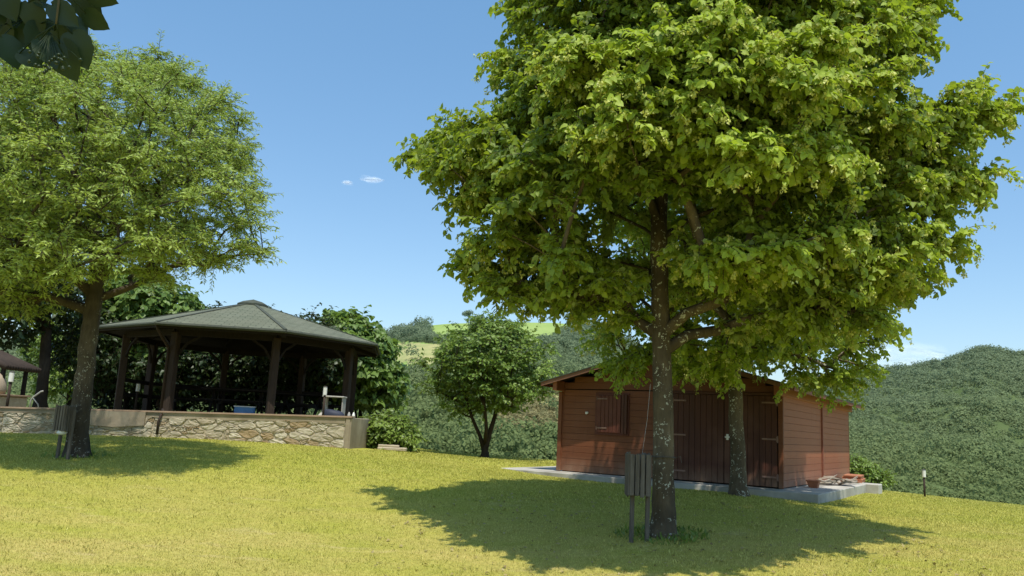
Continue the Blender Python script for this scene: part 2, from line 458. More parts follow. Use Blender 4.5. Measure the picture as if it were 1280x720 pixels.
HL = Hill([(-600, 470), (-100, 436), (0, 430), (100, 428), (300, 425), (400, 427), (470, 423), (490, 418), (520, 408), (560, 404), (590, 403), (640, 402), (700, 403), (740, 410), (770, 425), (830, 450), (900, 478), (1000, 512), (1100, 540)], 190, -9.5, 480, -1.25, .45, 3, 5)
HR = Hill([(800, 560), (880, 525), (960, 495), (1040, 474), (1090, 465), (1130, 459), (1180, 452), (1205, 443), (1222, 436), (1240, 434), (1262, 440), (1300, 443), (1500, 430), (1800, 460)], 215, -17, 430, .18, 1.3, 9, 7)
for H, nm in ((HL, 'hill'), (HR, 'hill')):
    nu, nt_ = 170, 70
    U, T = np.meshgrid(np.linspace(H.u0, H.u1, nu), np.linspace(-.02, 1.25, nt_))
    V = H.pt(U, T).reshape(-1, 3)
    I = np.arange(nu * nt_).reshape(nt_, nu)
    Fq = np.stack([I[:-1, :-1], I[:-1, 1:], I[1:, 1:], I[1:, :-1]], -1).reshape(-1, 4)
    m = field_mask(V); m[m == 3] = 2
    o = big(nm, V, [Fq], MAT['hill'], rnd=m, smooth=[True]); tag(o, kind='structure')

def rand_unit(n, rg):
    v = rg.normal(size=(n, 3)); return v / np.linalg.norm(v, axis=1)[:, None]
def nrm(v): return v / (np.linalg.norm(v, axis=-1, keepdims=True) + 1e-9)
def crowns(centres, rad, hgt, nq, qs, rg, tone=None):
    """leaf-clump quads spread over many far crowns: returns V, F, rnd"""
    n = len(centres)
    d = rand_unit(n * nq, rg).reshape(n, nq, 3)
    d[..., 2] = np.abs(d[..., 2]) * 1.0 - .25
    d = nrm(d)
    rr = rad[:, None] * (.72 + .38 * rg.rand(n, nq)) * (1 + .18 * np.sin(d[..., 0] * 4 + centres[:, None, 0]) * np.cos(d[..., 1] * 3.1 + centres[:, None, 1]))
    p = centres[:, None] + d * rr[..., None] * np.stack([np.ones(n), np.ones(n), hgt / rad], -1)[:, None]
    nn = nrm(d + .48 * rand_unit(n * nq, rg).reshape(n, nq, 3))
    t = nrm(np.cross(nn, rand_unit(n * nq, rg).reshape(n, nq, 3)))
    b = np.cross(nn, t)
    s = (qs * rad[:, None] * (.6 + .8 * rg.rand(n, nq)))[..., None]
    q = np.stack([p - t * s, p - b * s * .7, p + t * s, p + b * s * .8], 2).reshape(-1, 3)
    F = np.arange(len(q)).reshape(-1, 4)
    tn = rg.rand(n) if tone is None else tone
    r = np.repeat(np.clip(tn[:, None] * .6 + .4 * rg.rand(n, nq), 0, 1).ravel(), 4)
    return q, F, r
def forest(H, n, ua, ub, seed, tb=0.0):
    rg = np.random.RandomState(seed)
    u = ua + (ub - ua) * rg.rand(n)
    t = tb + (1.02 - tb) * rg.rand(n) ** .8
    p = H.pt(u, t)
    x, y = proj(p)
    ok = (x > -120) & (x < 1400)
    p, u, t, x, y = p[ok], u[ok], t[ok], x[ok], y[ok]
    f = field_mask(p)
    f2 = field_mask(p + np.array([0, 0, 3.5]))
    return p, f, f2, t, x, y, rg
p, f, f2, t, x, y, rg = forest(HL, 13500, -.74, .36, 21)
k = ((f == 0) & (f2 == 0)) | ((f == 0) & (f2 == 3)) | ((f == 3) & (rg.rand(len(f)) < .04)) | ((f == 2) & (rg.rand(len(f)) < .05))
k &= (x < 900)
pk = p[k]; rad = 1.3 + 2.3 * rg.rand(len(pk)) ** 2; pk[:, 2] += rg.normal(size=len(pk)) * .9
tone = np.clip(.5 + .4 * vnoise(pk[:, 0], pk[:, 1], .03, 5) + .35 * (rg.rand(len(pk)) - .5), 0, 1)
V, Fc, rn = crowns(pk + np.c_[np.zeros((len(pk), 2)), rad * .6], rad, rad * (1 + .35 * rg.rand(len(pk))), 110, .15, rg, tone)
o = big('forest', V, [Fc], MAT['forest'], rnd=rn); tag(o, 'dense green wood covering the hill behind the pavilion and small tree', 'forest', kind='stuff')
k = (f == 3)
ps = p[k]; pe = ps[rg.randint(0, len(ps), 900)] + np.c_[rg.normal(size=(900, 2)) * 3.5, np.zeros(900)]
rad = .6 + 1.1 * rg.rand(len(pe)) ** 2
V, Fc, rn = crowns(pe + np.array([0, 0, .2]), rad, rad * 1.0, 50, .3, rg)
o = big('scrub', V, [Fc], MAT['scrub'], rnd=rn); tag(o, 'dry yellowish scrub on the slope between the small tree and the shed', 'scrub', kind='stuff')
p, f, f2, t, x, y, rg = forest(HR, 14000, .26, .80, 22)
k = (x > 640)
pk = p[k]; rad = 1.15 + 2.1 * rg.rand(len(pk)) ** 2; pk[:, 2] += rg.normal(size=len(pk)) * .9 - 2.5
tone = np.clip(.5 + .4 * vnoise(pk[:, 0], pk[:, 1], .04, 8) + .4 * (rg.rand(len(pk)) - .5), 0, 1)
V, Fc, rn = crowns(pk + np.c_[np.zeros((len(pk), 2)), rad * .5], rad, rad * (1 + .3 * rg.rand(len(pk))), 110, .15, rg, tone)
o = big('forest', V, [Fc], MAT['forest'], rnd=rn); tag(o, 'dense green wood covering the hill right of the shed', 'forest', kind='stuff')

# ------------------------------------------------------------------ leaves and trees
def leaf_template(kind):
    if kind == 'heart':
        v = [(0, 0, 0), (0, .5, -.05), (0, 1.0, -.22), (-.30, -.05, .06), (-.46, .33, .10), (-.27, .72, .0), (.30, -.05, .06), (.46, .33, .10), (.27, .72, .0)]
        f = [(0, 1, 4, 3), (1, 2, 5, 4), (0, 6, 7, 1), (1, 7, 8, 2)]
    elif kind == 'narrow':
        v = [(0, 0, 0), (-.16, .38, .05), (0, 1, -.16), (.16, .38, .05), (0, .42, 0)]
        f = [(0, 4, 1), (4, 2, 1), (0, 3, 4), (3, 2, 4)]
    else:
        v = [(0, 0, 0), (0, .5, -.03), (0, 1, -.18), (-.34, .42, .09), (.34, .42, .09)]
        f = [(0, 1, 3), (1, 2, 3), (0, 4, 1), (4, 2, 1)]
    return np.array(v, float), np.array(f)
def leaves(kind, Pb, Td, Nn, S, rg, rnd):
    tv, tf = leaf_template(kind)
    Td = nrm(Td); Sd = nrm(np.cross(Td, Nn)); Nn = np.cross(Sd, Td)
    w = .85 + .3 * rg.rand(len(Pb))
    V = Pb[:, None] + S[:, None, None] * (tv[None, :, 0:1] * w[:, None, None] * Sd[:, None] + tv[None, :, 1:2] * Td[:, None] + tv[None, :, 2:3] * (.4 + 1.4 * rg.rand(len(Pb)))[:, None, None] * Nn[:, None])
    k = len(tv)
    Fs = (np.arange(len(Pb)) * k)[:, None, None] + tf[None]
    return V.reshape(-1, 3), Fs.reshape(-1, tf.shape[1]), np.repeat(rnd, k)

def sample_clumps(poly, Yc, Rd, n, mind, rg, tb=.55, vcen=None, flat=1.0, top_taper=None):
    poly = np.array(poly, float)
    x0, y0 = poly.min(0); x1, y1 = poly.max(0)
    rows = np.linspace(y0, y1, 90); ext = []
    for yy in rows:
        xx = np.linspace(x0, x1, 200); m = in_poly(xx, np.full(200, yy), poly)
        ext.append((xx[m].min(), xx[m].max()) if m.any() else (np.nan, np.nan))
    ext = np.array(ext)
    out = np.zeros((0, 3)); tries = 0
    while len(out) < n and tries < n * 60:
        tries += 1
        x = x0 + (x1 - x0) * rg.rand(); y = y0 + (y1 - y0) * rg.rand()
        if not in_poly(np.array([x]), np.array([y]), poly)[0]: continue
        i = np.argmin(abs(rows - y)); l, r_ = ext[i]
        q = np.clip((x - (l + r_) / 2) / max((r_ - l) / 2, 1), -1, 1)
        vy = (y - y0) / (y1 - y0)
        w = Rd * math.sqrt(max(0, 1 - q * q)) * (min(1, (r_ - l) / (x1 - x0) * 1.35)) * (1 if vy < .6 else 1 - (vy - .6) * .9)
        t = (1 if rg.rand() < tb else -1) * rg.rand() ** .55
        c = P(x, y, Yc - t * w)
        if len(out) and (((out - c) ** 2).sum(1) < mind * mind).any(): continue
        out = np.vstack([out, c])
    return out

def grow(trunk, clumps, zmin, rg, tipr=.008, pw=.5, rise=.45, step=.35, rmax=.6):
    """connects clumps to the trunk with branching limbs; returns list of (pts, radii)"""
    pos = [np.array(t[:3], float) for t in trunk]; par = list(range(-1, len(trunk) - 1)); cnt = [0] * len(trunk); tr = [t[3] for t in trunk]
    ntr = len(trunk); paths = []
    ax = np.array([t[:3] for t in trunk])
    order = np.argsort([np.min(((ax - c) ** 2).sum(1)) for c in clumps])
    for ci in order:
        c = clumps[ci]; A = np.array(pos)
        d = np.linalg.norm(A - c, axis=1); dh = np.linalg.norm((A - c)[:, :2], axis=1)
        dz = c[2] - A[:, 2]
        cost = d + 1.6 * np.clip(rise * dh - dz, 0, None)
        cost[A[:, 2] < zmin] += 50
        cost[:ntr] *= .93
        i = int(np.argmin(cost)); p0 = pos[i]
        L = d[i]; m = max(2, int(L / step))
        ctrl = p0 + (c - p0) * .5 + np.array([0, 0, .10 * L]) + rg.normal(size=3) * .07 * L
        prev = i; ids = [i]
        for s in range(1, m + 1):
            a = s / m
            q = (1 - a) ** 2 * p0 + 2 * a * (1 - a) * ctrl + a * a * c + (rg.normal(size=3) * .03 * (1 if s < m else 0))
            pos.append(q); par.append(prev); cnt.append(0); tr.append(None); prev = len(pos) - 1; ids.append(prev)
        j = prev
        while j >= 0: cnt[j] += 1; j = par[j]
        paths.append(ids)
    rad = [0] * len(pos)
    for i in range(len(pos)):
        rad[i] = tr[i] if tr[i] is not None else min(tipr * cnt[i] ** pw, rad[par[i]] * rmax if par[i] < ntr else rad[par[i]])
    out = []
    for ids in paths:
        pts = [pos[i] for i in ids]; rr = [rad[i] for i in ids]
        rr[0] = min(rr[0], rr[1] * 1.25)
        out.append((np.array(pts), np.array(rr)))
    return out

def foliage(clumps, axis, rg, ntw, nlf, tl, size, kind, droop, up, spread, flower=0.0, tone_out=0.0, nrand=.55, tones=None, fls=None):
    """twigs and leaves of a crown: arrays"""
    LP, LT, LN, LS, LR = [], [], [], [], []; TP = []; FP, FT, FN, FS = [], [], [], []
    ax = np.array([t[:3] for t in axis]); cc = (clumps.max(0) + clumps.min(0)) / 2; ext = np.ptp(clumps, axis=0) / 2
    for ci, c in enumerate(clumps):
        j = np.argmin(np.abs(ax[:, 2] - (c[2] - .5)))
        o = c - ax[j]; o[2] = max(o[2], 0) * .6; o = nrm(o)
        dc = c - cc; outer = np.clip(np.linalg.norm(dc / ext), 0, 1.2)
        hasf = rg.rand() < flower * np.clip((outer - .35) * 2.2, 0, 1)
        ctone = np.clip(.75 * rg.rand() + .9 * (outer - .72) + (.35 if hasf else 0), 0, 1)  # outer clumps lighter: sun-leaf colour, plus inner crown shade put into the tone
        if tones is not None: ctone, hasf = tones[ci], fls[ci]
        for w in range(ntw):
            d = nrm(o * (1 - spread) + rand_unit(1, rg)[0] * np.array([1, 1, .55]) * spread * 1.6 + np.array([0, 0, up]))
            L = tl * (.55 + .7 * rg.rand()); ns = 4
            s0 = c - o * tl * .35 * rg.rand() + rg.normal(size=3) * .06
            pts = [s0]
            for s in range(ns):
                d = nrm(d + np.array([0, 0, -droop * (s + 1) / ns]) + rg.normal(size=3) * .10)
                pts.append(pts[-1] + d * L / ns)
            pts = np.array(pts)
            TP.append(pts)
            a = (np.arange(nlf) + .3 + .5 * rg.rand(nlf)) / nlf * ns
            a = np.clip(a, 0, ns - .001); i = a.astype(int); fr = (a - i)[:, None]
            pp = pts[i] * (1 - fr) + pts[i + 1] * fr
            td = nrm(pts[i + 1] - pts[i])
            sd = nrm(np.cross(td, np.array([0, 0, 1.]) + rg.normal(size=(nlf, 3)) * .25)) * np.where(np.arange(nlf) % 2, 1, -1)[:, None]
            t = nrm(td * .55 + sd * .8 + np.array([0, 0, -droop * .9]) + rg.normal(size=(nlf, 3)) * .25)
            n = nrm(np.array([0, 0, .75]) + o * .8 + rg.normal(size=(nlf, 3)) * nrand)
            LP.append(pp + t * size * .2); LT.append(t); LN.append(n); LS.append(size * (.6 + .65 * rg.rand(nlf)))
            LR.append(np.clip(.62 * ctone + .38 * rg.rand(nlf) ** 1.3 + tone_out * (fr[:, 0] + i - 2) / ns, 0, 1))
            if hasf:
                nf = rg.randint(16, 34)
                kc = rg.randint(2, ns + 1, 3); i = kc[rg.randint(0, 3, nf)]; nc_ = rg.normal(size=(ns + 1, 3)) * .03
                fp = pts[i] + nc_[i] + rg.normal(size=(nf, 3)) * .018 + np.array([0, 0, -.035])
                FP.append(fp); FT.append(nrm(rg.normal(size=(nf, 3)) * .5 + np.array([0, 0, -.8]) + o * .3)); FN.append(nrm(rand_unit(nf, rg) + o * .8)); FS.append(.024 + .022 * rg.rand(nf))
    cat = lambda l: np.concatenate(l)
    V, Fl, rn = leaves(kind, cat(LP), cat(LT), cat(LN), cat(LS), rg, cat(LR))
    T = np.array(TP); n_, m_ = T.shape[:2]
    dv = nrm(np.gradient(T, axis=1)); n1 = nrm(np.cross(dv, np.array([.3, .5, .81]))); n2 = np.cross(dv, n1)
    rr = np.linspace(.007, .0022, m_)[None, :, None, None]; an = np.arange(3) * 2.0944
    tv = (T[:, :, None] + rr * (np.cos(an)[None, None, :, None] * n1[:, :, None] + np.sin(an)[None, None, :, None] * n2[:, :, None])).reshape(-1, 3)
    ix = (np.arange(n_ * m_ * 3)).reshape(n_, m_, 3); jx = np.roll(ix, -1, 2)
    tf = np.stack([ix[:, :-1], jx[:, :-1], jx[:, 1:], ix[:, 1:]], -1).reshape(-1, 4) + len(V)
    fl = None
    if FP: fl = leaves('oval', cat(FP), cat(FT), cat(FN), cat(FS), rg, rg.rand(sum(map(len, FP))))
    return np.vstack([V, tv]), [Fl, tf], np.r_[rn, np.zeros(len(tv))], fl

def tree(name, label, base, trunk, clumps, bark, leafmat, rg, zmin, flare=1.35, group=None, tipr=.011, pw=.5, rise=.45, sides=14, cat='tree', extra_trunks=(), **fk):
    base = np.array(base, float)
    root = empty(name, tuple(base), label, cat, group)
    # resample trunk smoothly
    tk = np.array(trunk, float)
    s = np.linspace(0, len(tk) - 1, (len(tk) - 1) * 5 + 1); i = np.minimum(s.astype(int), len(tk) - 2); fr = (s - i)[:, None]
    tk = tk[i] * (1 - fr) + tk[i + 1] * fr
    for it in range(3): tk[1:-1, :3] = (tk[:-2, :3] + 2 * tk[1:-1, :3] + tk[2:, :3]) / 4
    tk[1:-1, :2] += rg.normal(size=(len(tk) - 2, 2)) * tk[1:-1, 3:4] * .05
    h = tk[:, 2] - base[2]
    tk[:, 3] *= 1 + (flare - 1) * np.exp(-np.clip(h, 0, None) / .16)
    first = tk[0].copy(); first[2] -= .12; first[3] *= 1.1
    tkb = np.vstack([first, tk])
    mb = MB(); mb.tube(tkb[:, :3] - base, tkb[:, 3], sides, jit=.09, rg=rg)
    for e in extra_trunks:
        e = np.array(e, float); mb.tube(e[:, :3] - base, e[:, 3], 10, jit=.08, rg=rg)
    allnodes = [tuple(t) for t in tk]
    for e in extra_trunks: allnodes += [tuple(t) for t in e]
    for pts, rr in grow(allnodes, clumps, zmin, rg, tipr, pw, rise):
        mb.tube(pts - base, rr, 7 if rr.max() > .03 else 5, cap=False)
    mb.build('trunk', bark, root, smooth=True)
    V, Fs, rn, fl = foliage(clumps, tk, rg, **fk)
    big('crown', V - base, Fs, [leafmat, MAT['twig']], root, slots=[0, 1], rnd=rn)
    if fl is not None: big('blossoms', fl[0] - base, [fl[1]], MAT['blossom'], root, rnd=fl[2])
    return root

# --- main lime
rg = np.random.RandomState(11)
bx, by = 2.06, 10.5
b0 = np.array([bx, by, g1(bx, by)])
def tp(x, y, Y, r): return (*P(x, y, Y), r)
trunk = [(*b0, .158), tp(829, 600, 10.5, .138), tp(829, 500, 10.5, .128), tp(826, 400, 10.5, .12), tp(823, 300, 10.5, .11), tp(826, 200, 10.5, .10), tp(835, 90, 10.5, .078), tp(838, -30, 10.5, .05), tp(845, -130, 10.5, .025)]
LIME = [(648, -20), (636, 25), (622, 60), (628, 88), (606, 112), (612, 132), (640, 150), (632, 172), (590, 150), (560, 165), (512, 188), (503, 198), (522, 214), (548, 240), (556, 268), (586, 275), (560, 300), (558, 318), (566, 325), (582, 335), (580, 345), (604, 352), (640, 360), (660, 370), (684, 366), (698, 348), (712, 328), (730, 330), (732, 372), (742, 398), (738, 428), (748, 452), (800, 458), (850, 452), (900, 456), (960, 440), (1010, 425), (1060, 420), (1105, 410), (1150, 390), (1195, 380), (1180, 355), (1180, 338), (1200, 322), (1190, 300), (1222, 268), (1190, 250), (1238, 220), (1200, 195), (1262, 140), (1238, 132), (1190, 138), (1152, 112), (1150, 80), (1172, 50), (1168, 15), (1140, -20), (1110, -100), (1020, -190), (900, -230), (780, -190), (690, -110)]
C0 = np.array([850., 200.])
BODY = [tuple(C0 + (np.array(q) - C0) * (.93 if q[1] > 0 else 1.0)) for q in LIME]
cl = sample_clumps(BODY, 10.3, 2.45, 430, .40, rg, tb=.55)
up_ = sample_clumps([(690, 20), (720, -110), (790, -190), (900, -225), (1020, -185), (1100, -100), (1130, 20), (1000, 70), (820, 70)], 10.1, 2.7, 200, .40, rg, tb=.75)  # extra clumps, mostly above the view, added to shade the lower crown
cl = np.vstack([cl, up_])
qx, qy = proj(cl)
keep = ~((qx > 735) & (qx < 905) & (qy > 235) & (cl[:, 1] < 10.9 + .004 * (qy - 235))) & ~((qy > 425) & (cl[:, 1] < 11.2) & (qx < 1000))
keep &= ~((qx > 900) & (qy > 330) & (cl[:, 1] < 10.6) & (rg.rand(len(cl)) < .6))
cl = cl[keep]; tone = .20 * rg.rand(len(cl)); fl_ = rg.rand(len(cl)) < .04  # body leaves coloured darker, painting in the shade inside the crown
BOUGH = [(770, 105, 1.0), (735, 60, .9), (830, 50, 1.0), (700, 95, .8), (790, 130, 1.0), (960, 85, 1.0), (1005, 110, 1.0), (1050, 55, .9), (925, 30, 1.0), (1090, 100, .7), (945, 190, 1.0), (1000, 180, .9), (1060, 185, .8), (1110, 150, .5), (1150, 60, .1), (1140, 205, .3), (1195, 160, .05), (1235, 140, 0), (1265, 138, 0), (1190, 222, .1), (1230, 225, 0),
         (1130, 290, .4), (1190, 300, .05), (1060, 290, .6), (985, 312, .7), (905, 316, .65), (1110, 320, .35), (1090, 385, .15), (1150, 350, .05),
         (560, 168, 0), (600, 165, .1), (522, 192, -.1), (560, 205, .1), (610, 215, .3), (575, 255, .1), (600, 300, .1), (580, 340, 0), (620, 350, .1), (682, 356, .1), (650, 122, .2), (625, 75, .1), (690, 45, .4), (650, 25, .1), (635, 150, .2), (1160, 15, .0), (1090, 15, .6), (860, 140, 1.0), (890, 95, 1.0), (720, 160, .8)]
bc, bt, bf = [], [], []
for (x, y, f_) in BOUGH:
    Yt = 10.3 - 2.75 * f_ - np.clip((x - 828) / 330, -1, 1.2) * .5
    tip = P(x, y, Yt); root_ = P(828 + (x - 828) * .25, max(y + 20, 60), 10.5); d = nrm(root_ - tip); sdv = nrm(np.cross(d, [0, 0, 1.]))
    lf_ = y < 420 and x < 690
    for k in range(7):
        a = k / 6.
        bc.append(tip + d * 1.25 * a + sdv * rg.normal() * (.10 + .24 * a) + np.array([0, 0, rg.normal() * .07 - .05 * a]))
        bt.append(np.clip(1.05 - .45 * a + rg.normal() * .12, 0, 1)); bf.append(rg.rand() < (.35 if lf_ else .72) * (1 - .6 * a))  # spray tips coloured lighter, as young leaves and as if sunlit
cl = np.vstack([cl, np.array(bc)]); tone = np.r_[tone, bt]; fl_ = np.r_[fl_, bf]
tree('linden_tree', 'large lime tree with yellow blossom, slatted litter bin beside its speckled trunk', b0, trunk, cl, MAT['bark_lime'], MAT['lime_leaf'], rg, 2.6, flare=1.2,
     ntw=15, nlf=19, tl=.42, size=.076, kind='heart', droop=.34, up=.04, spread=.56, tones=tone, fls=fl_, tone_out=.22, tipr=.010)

# --- second lime, right before the shed
rg = np.random.RandomState(12)
b2 = np.array([.289 * 15, 15, 0]); b2[2] = g1(b2[0], 15)
trunk = [(*b2, .15), tp(922, 560, 15, .135), tp(918, 470, 15, .125), tp(914, 380, 15, .11), tp(915, 280, 15, .085), tp(918, 180, 15, .05), tp(920, 120, 15, .02)]
LIME2 = [(800, 180), (760, 280), (745, 380), (752, 440), (765, 462), (800, 450), (850, 462), (905, 466), (950, 450), (985, 466), (1020, 486), (1052, 490), (1078, 474), (1085, 452), (1078, 436), (1112, 424), (1120, 395), (1100, 330), (1060, 220), (980, 130), (890, 110)]
cl = sample_clumps(LIME2, 15, 2.7, 230, .5, rg, tb=.62)
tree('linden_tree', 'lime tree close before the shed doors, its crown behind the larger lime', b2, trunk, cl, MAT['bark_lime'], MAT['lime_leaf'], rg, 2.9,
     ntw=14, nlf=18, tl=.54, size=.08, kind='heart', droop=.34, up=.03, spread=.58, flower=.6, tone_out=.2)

# --- left ash-like tree
rg = np.random.RandomState(13)
b3 = np.array([-.52 * 14, 14, 0]); b3[2] = g1(b3[0], 14)
trunk = [(*b3, .175), tp(100, 520, 14, .155), tp(106, 460, 14, .146), tp(114, 400, 14, .14), tp(122, 345, 14, .135), tp(118, 285, 14, .11), tp(112, 215, 14, .075), tp(118, 140, 14, .04), tp(120, 80, 14, .02)]
lim1 = [tp(118, 370, 14, .10), tp(95, 348, 13.8, .085), tp(60, 322, 13.5, .07), tp(20, 300, 13.2, .055), tp(-40, 280, 13, .04)]
lim2 = [tp(122, 350, 14, .11), tp(146, 318, 14.1, .09), tp(176, 280, 14.3, .07), tp(208, 230, 14.4, .055), tp(235, 170, 14.5, .035)]
lim3 = [tp(118, 375, 14, .08), tp(165, 358, 14.3, .06), tp(210, 335, 14.7, .045), tp(262, 315, 15, .03)]
lim4 = [tp(120, 340, 14, .09), tp(140, 290, 13.4, .07), tp(152, 230, 12.8, .055), tp(170, 170, 12.4, .035)]
ASH = [(-130, 330), (-170, 230), (-130, 120), (-60, 60), (0, 72), (40, 62), (100, 62), (130, 46), (150, 72), (185, 66), (206, 70), (225, 92), (262, 88), (274, 112), (290, 132), (302, 160), (312, 190), (336, 236), (322, 268), (332, 298), (334, 318), (300, 322), (262, 332), (236, 326), (222, 350), (190, 352), (150, 336), (100, 330), (70, 350), (48, 385), (0, 398), (-60, 380)]
cl = sample_clumps(ASH, 14, 3.0, 520, .40, rg, tb=.6)
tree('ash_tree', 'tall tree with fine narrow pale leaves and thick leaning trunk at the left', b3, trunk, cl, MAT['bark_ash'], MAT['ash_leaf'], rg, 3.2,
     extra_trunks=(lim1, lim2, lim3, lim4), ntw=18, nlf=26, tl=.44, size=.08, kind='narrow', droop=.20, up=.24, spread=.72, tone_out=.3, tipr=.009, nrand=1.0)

# --- small round tree on the lawn edge
rg = np.random.RandomState(14)
b4 = P(606, 573, 25.5); b4[2] = g1(b4[0], b4[1])
trunk = [(*b4, .13), tp(606, 562, 25.5, .10), tp(612, 542, 25.5, .075), tp(620, 515, 25.5, .06), tp(628, 480, 25.5, .045), tp(618, 440, 25.5, .03)]
s1 = [tp(605, 562, 25.5, .08), tp(600, 545, 25.5, .06), tp(590, 522, 25.4, .05), tp(580, 490, 25.3, .04)]
s2 = [tp(606, 556, 25.5, .07), tp(608, 535, 25.2, .055), tp(605, 505, 25, .055), tp(600, 465, 25, .03)]
SMALL = [(596, 402), (622, 400), (644, 408), (664, 422), (676, 446), (682, 468), (678, 484), (660, 492), (650, 502), (632, 508), (606, 512), (588, 512), (572, 503), (552, 496), (540, 480), (536, 462), (548, 448), (552, 432), (575, 418)]
cl = sample_clumps(SMALL, 25.5, 1.5, 150, .40, rg, tb=.6)
ex_ = [P(x + rg.normal() * 4, y + rg.normal() * 4, 25.5 + rg.normal() * .8) for x, y in [(598, 398), (625, 393), (648, 402), (668, 415), (682, 440), (690, 466), (682, 490), (664, 500), (545, 446), (531, 462), (534, 480), (548, 498), (566, 416), (640, 515), (575, 512), (556, 430)]]
cl = np.vstack([cl, ex_])
tree('round_tree', 'small round leafy tree forking low, standing alone left of the shed', b4, trunk, cl, MAT['bark_dark'], MAT['small_leaf'], rg, b4[2] + 1.1, extra_trunks=(s1, s2), tipr=.008,
     ntw=10, nlf=12, tl=.46, size=.12, kind='oval', droop=.22, up=.25, spread=.7, tone_out=.2, flare=1.2)

# --- fig trees and shrubs behind the pavilion
def shrub(name, label, poly, Y, Rd, n, mind, mat, seed, gbase, size, kind='oval', stems=4, group=None, cat='shrub', ntw=9, nlf=9, tl=.42, bark='bark_dark', zlow=None, spread=.65, tb=.6):
    rg = np.random.RandomState(seed)
    base = P(gbase[0], gbase[1], Y) if len(gbase) == 2 else np.array(gbase, float)
    cl = sample_clumps(poly, Y, Rd, n, mind, rg, tb=tb)
    top = P(np.mean([q[0] for q in poly]), np.mean([q[1] for q in poly]), Y)
    tr = [(*base, .07), *[(*(base + (top - base) * k + rg.normal(size=3) * .06), .07 - .05 * k) for k in (.25, .5, .75, 1)]]
    ex = []
    for s in range(stems - 1):
        q = cl[rg.randint(len(cl))] * .6 + top * .4
        b = base + np.array([rg.normal() * .15, rg.normal() * .15, 0])
        ex.append([(*(b + (q - b) * k + rg.normal(size=3) * .05), .05 - .035 * k) for k in (0, .3, .6, 1)])
    return tree(name, label, base, tr, cl, MAT[bark], MAT[mat], rg, -5, extra_trunks=ex, flare=1.1, tipr=.006, sides=8, group=group, cat=cat,
                ntw=ntw, nlf=nlf, tl=tl, size=size, kind=kind, droop=.35, up=.1, spread=spread, tone_out=.1)
shrub('fig_tree', 'big leaved fig tree behind the right end of the pavilion', [(405, 400), (430, 388), (452, 396), (470, 415), (490, 428), (492, 450), (503, 478), (498, 500), (470, 508), (430, 505), (400, 480), (392, 440)], 30.5, 1.7, 210, .38, 'fig_leaf', 31, (448, 532), .21, 'heart', cat='tree', nlf=7, ntw=8, tl=.5)
shrub('fig_tree', 'big leaved fig tree behind the left end of the pavilion', [(130, 345), (165, 335), (205, 350), (240, 372), (262, 400), (250, 450), (200, 480), (150, 470), (118, 440), (112, 390)], 30, 1.8, 230, .40, 'fig_leaf', 32, (150, 530), .21, 'heart', cat='tree', nlf=7, ntw=8, tl=.5)
shrub('yellow_green_bush', 'low bright yellow green bush beside the end of the stone wall', [(456, 532), (468, 520), (490, 517), (512, 530), (522, 548), (515, 562), (480, 566), (456, 560)], 22.5, .9, 120, .22, 'bush_leaf', 33, (484, 566), .11, nlf=8, tl=.25)
shrub('grey_green_bush', 'small grey green bush at the far back corner of the shed, behind the tile stack', [(1056, 580), (1066, 572), (1082, 574), (1098, 586), (1112, 598), (1100, 606), (1060, 604)], 24.5, .6, 60, .2, 'small_leaf', 34, (1078, 610), .09, nlf=7, tl=.22)
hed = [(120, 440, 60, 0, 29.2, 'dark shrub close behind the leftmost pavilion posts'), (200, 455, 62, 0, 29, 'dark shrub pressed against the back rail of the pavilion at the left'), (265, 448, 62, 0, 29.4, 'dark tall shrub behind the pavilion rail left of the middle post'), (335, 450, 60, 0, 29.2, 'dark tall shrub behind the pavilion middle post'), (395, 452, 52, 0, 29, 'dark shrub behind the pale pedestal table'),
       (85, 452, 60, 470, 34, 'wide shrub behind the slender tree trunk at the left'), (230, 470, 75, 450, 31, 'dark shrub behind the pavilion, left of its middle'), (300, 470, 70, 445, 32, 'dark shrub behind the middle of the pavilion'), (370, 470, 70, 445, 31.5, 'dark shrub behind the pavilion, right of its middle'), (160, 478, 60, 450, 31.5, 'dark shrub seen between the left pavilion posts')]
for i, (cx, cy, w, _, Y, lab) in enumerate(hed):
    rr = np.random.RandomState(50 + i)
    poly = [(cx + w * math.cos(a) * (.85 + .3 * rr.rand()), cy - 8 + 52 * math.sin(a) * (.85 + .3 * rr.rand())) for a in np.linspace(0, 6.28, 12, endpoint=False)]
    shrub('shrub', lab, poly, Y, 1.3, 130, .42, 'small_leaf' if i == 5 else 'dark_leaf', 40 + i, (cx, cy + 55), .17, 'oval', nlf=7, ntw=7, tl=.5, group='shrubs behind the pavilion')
# dark tree at the far left
rg = np.random.RandomState(15)
b5 = P(50, 512, 27); 
trunk = [(*b5, .2), tp(54, 470, 27, .17), tp(58, 430, 27, .16), tp(58, 390, 27, .14), tp(55, 340, 27, .08), tp(50, 280, 27, .03)]
DT = [(-40, 345), (10, 330), (60, 325), (105, 335), (108, 370), (92, 392), (60, 395), (40, 418), (15, 428), (-20, 420), (-60, 400), (-60, 250), (60, 220), (110, 300)]
cl = sample_clumps(DT, 27, 2.2, 230, .5, rg, tb=.6)
tree('shade_tree', 'dark leaved tree with slender dark trunk behind the far left of the wall', b5, trunk, cl, MAT['bark_dark'], MAT['dark_leaf'], rg, 4.2, ntw=9, nlf=9, tl=.6, size=.18, kind='oval', droop=.35, up=.05, spread=.6, tone_out=.1)

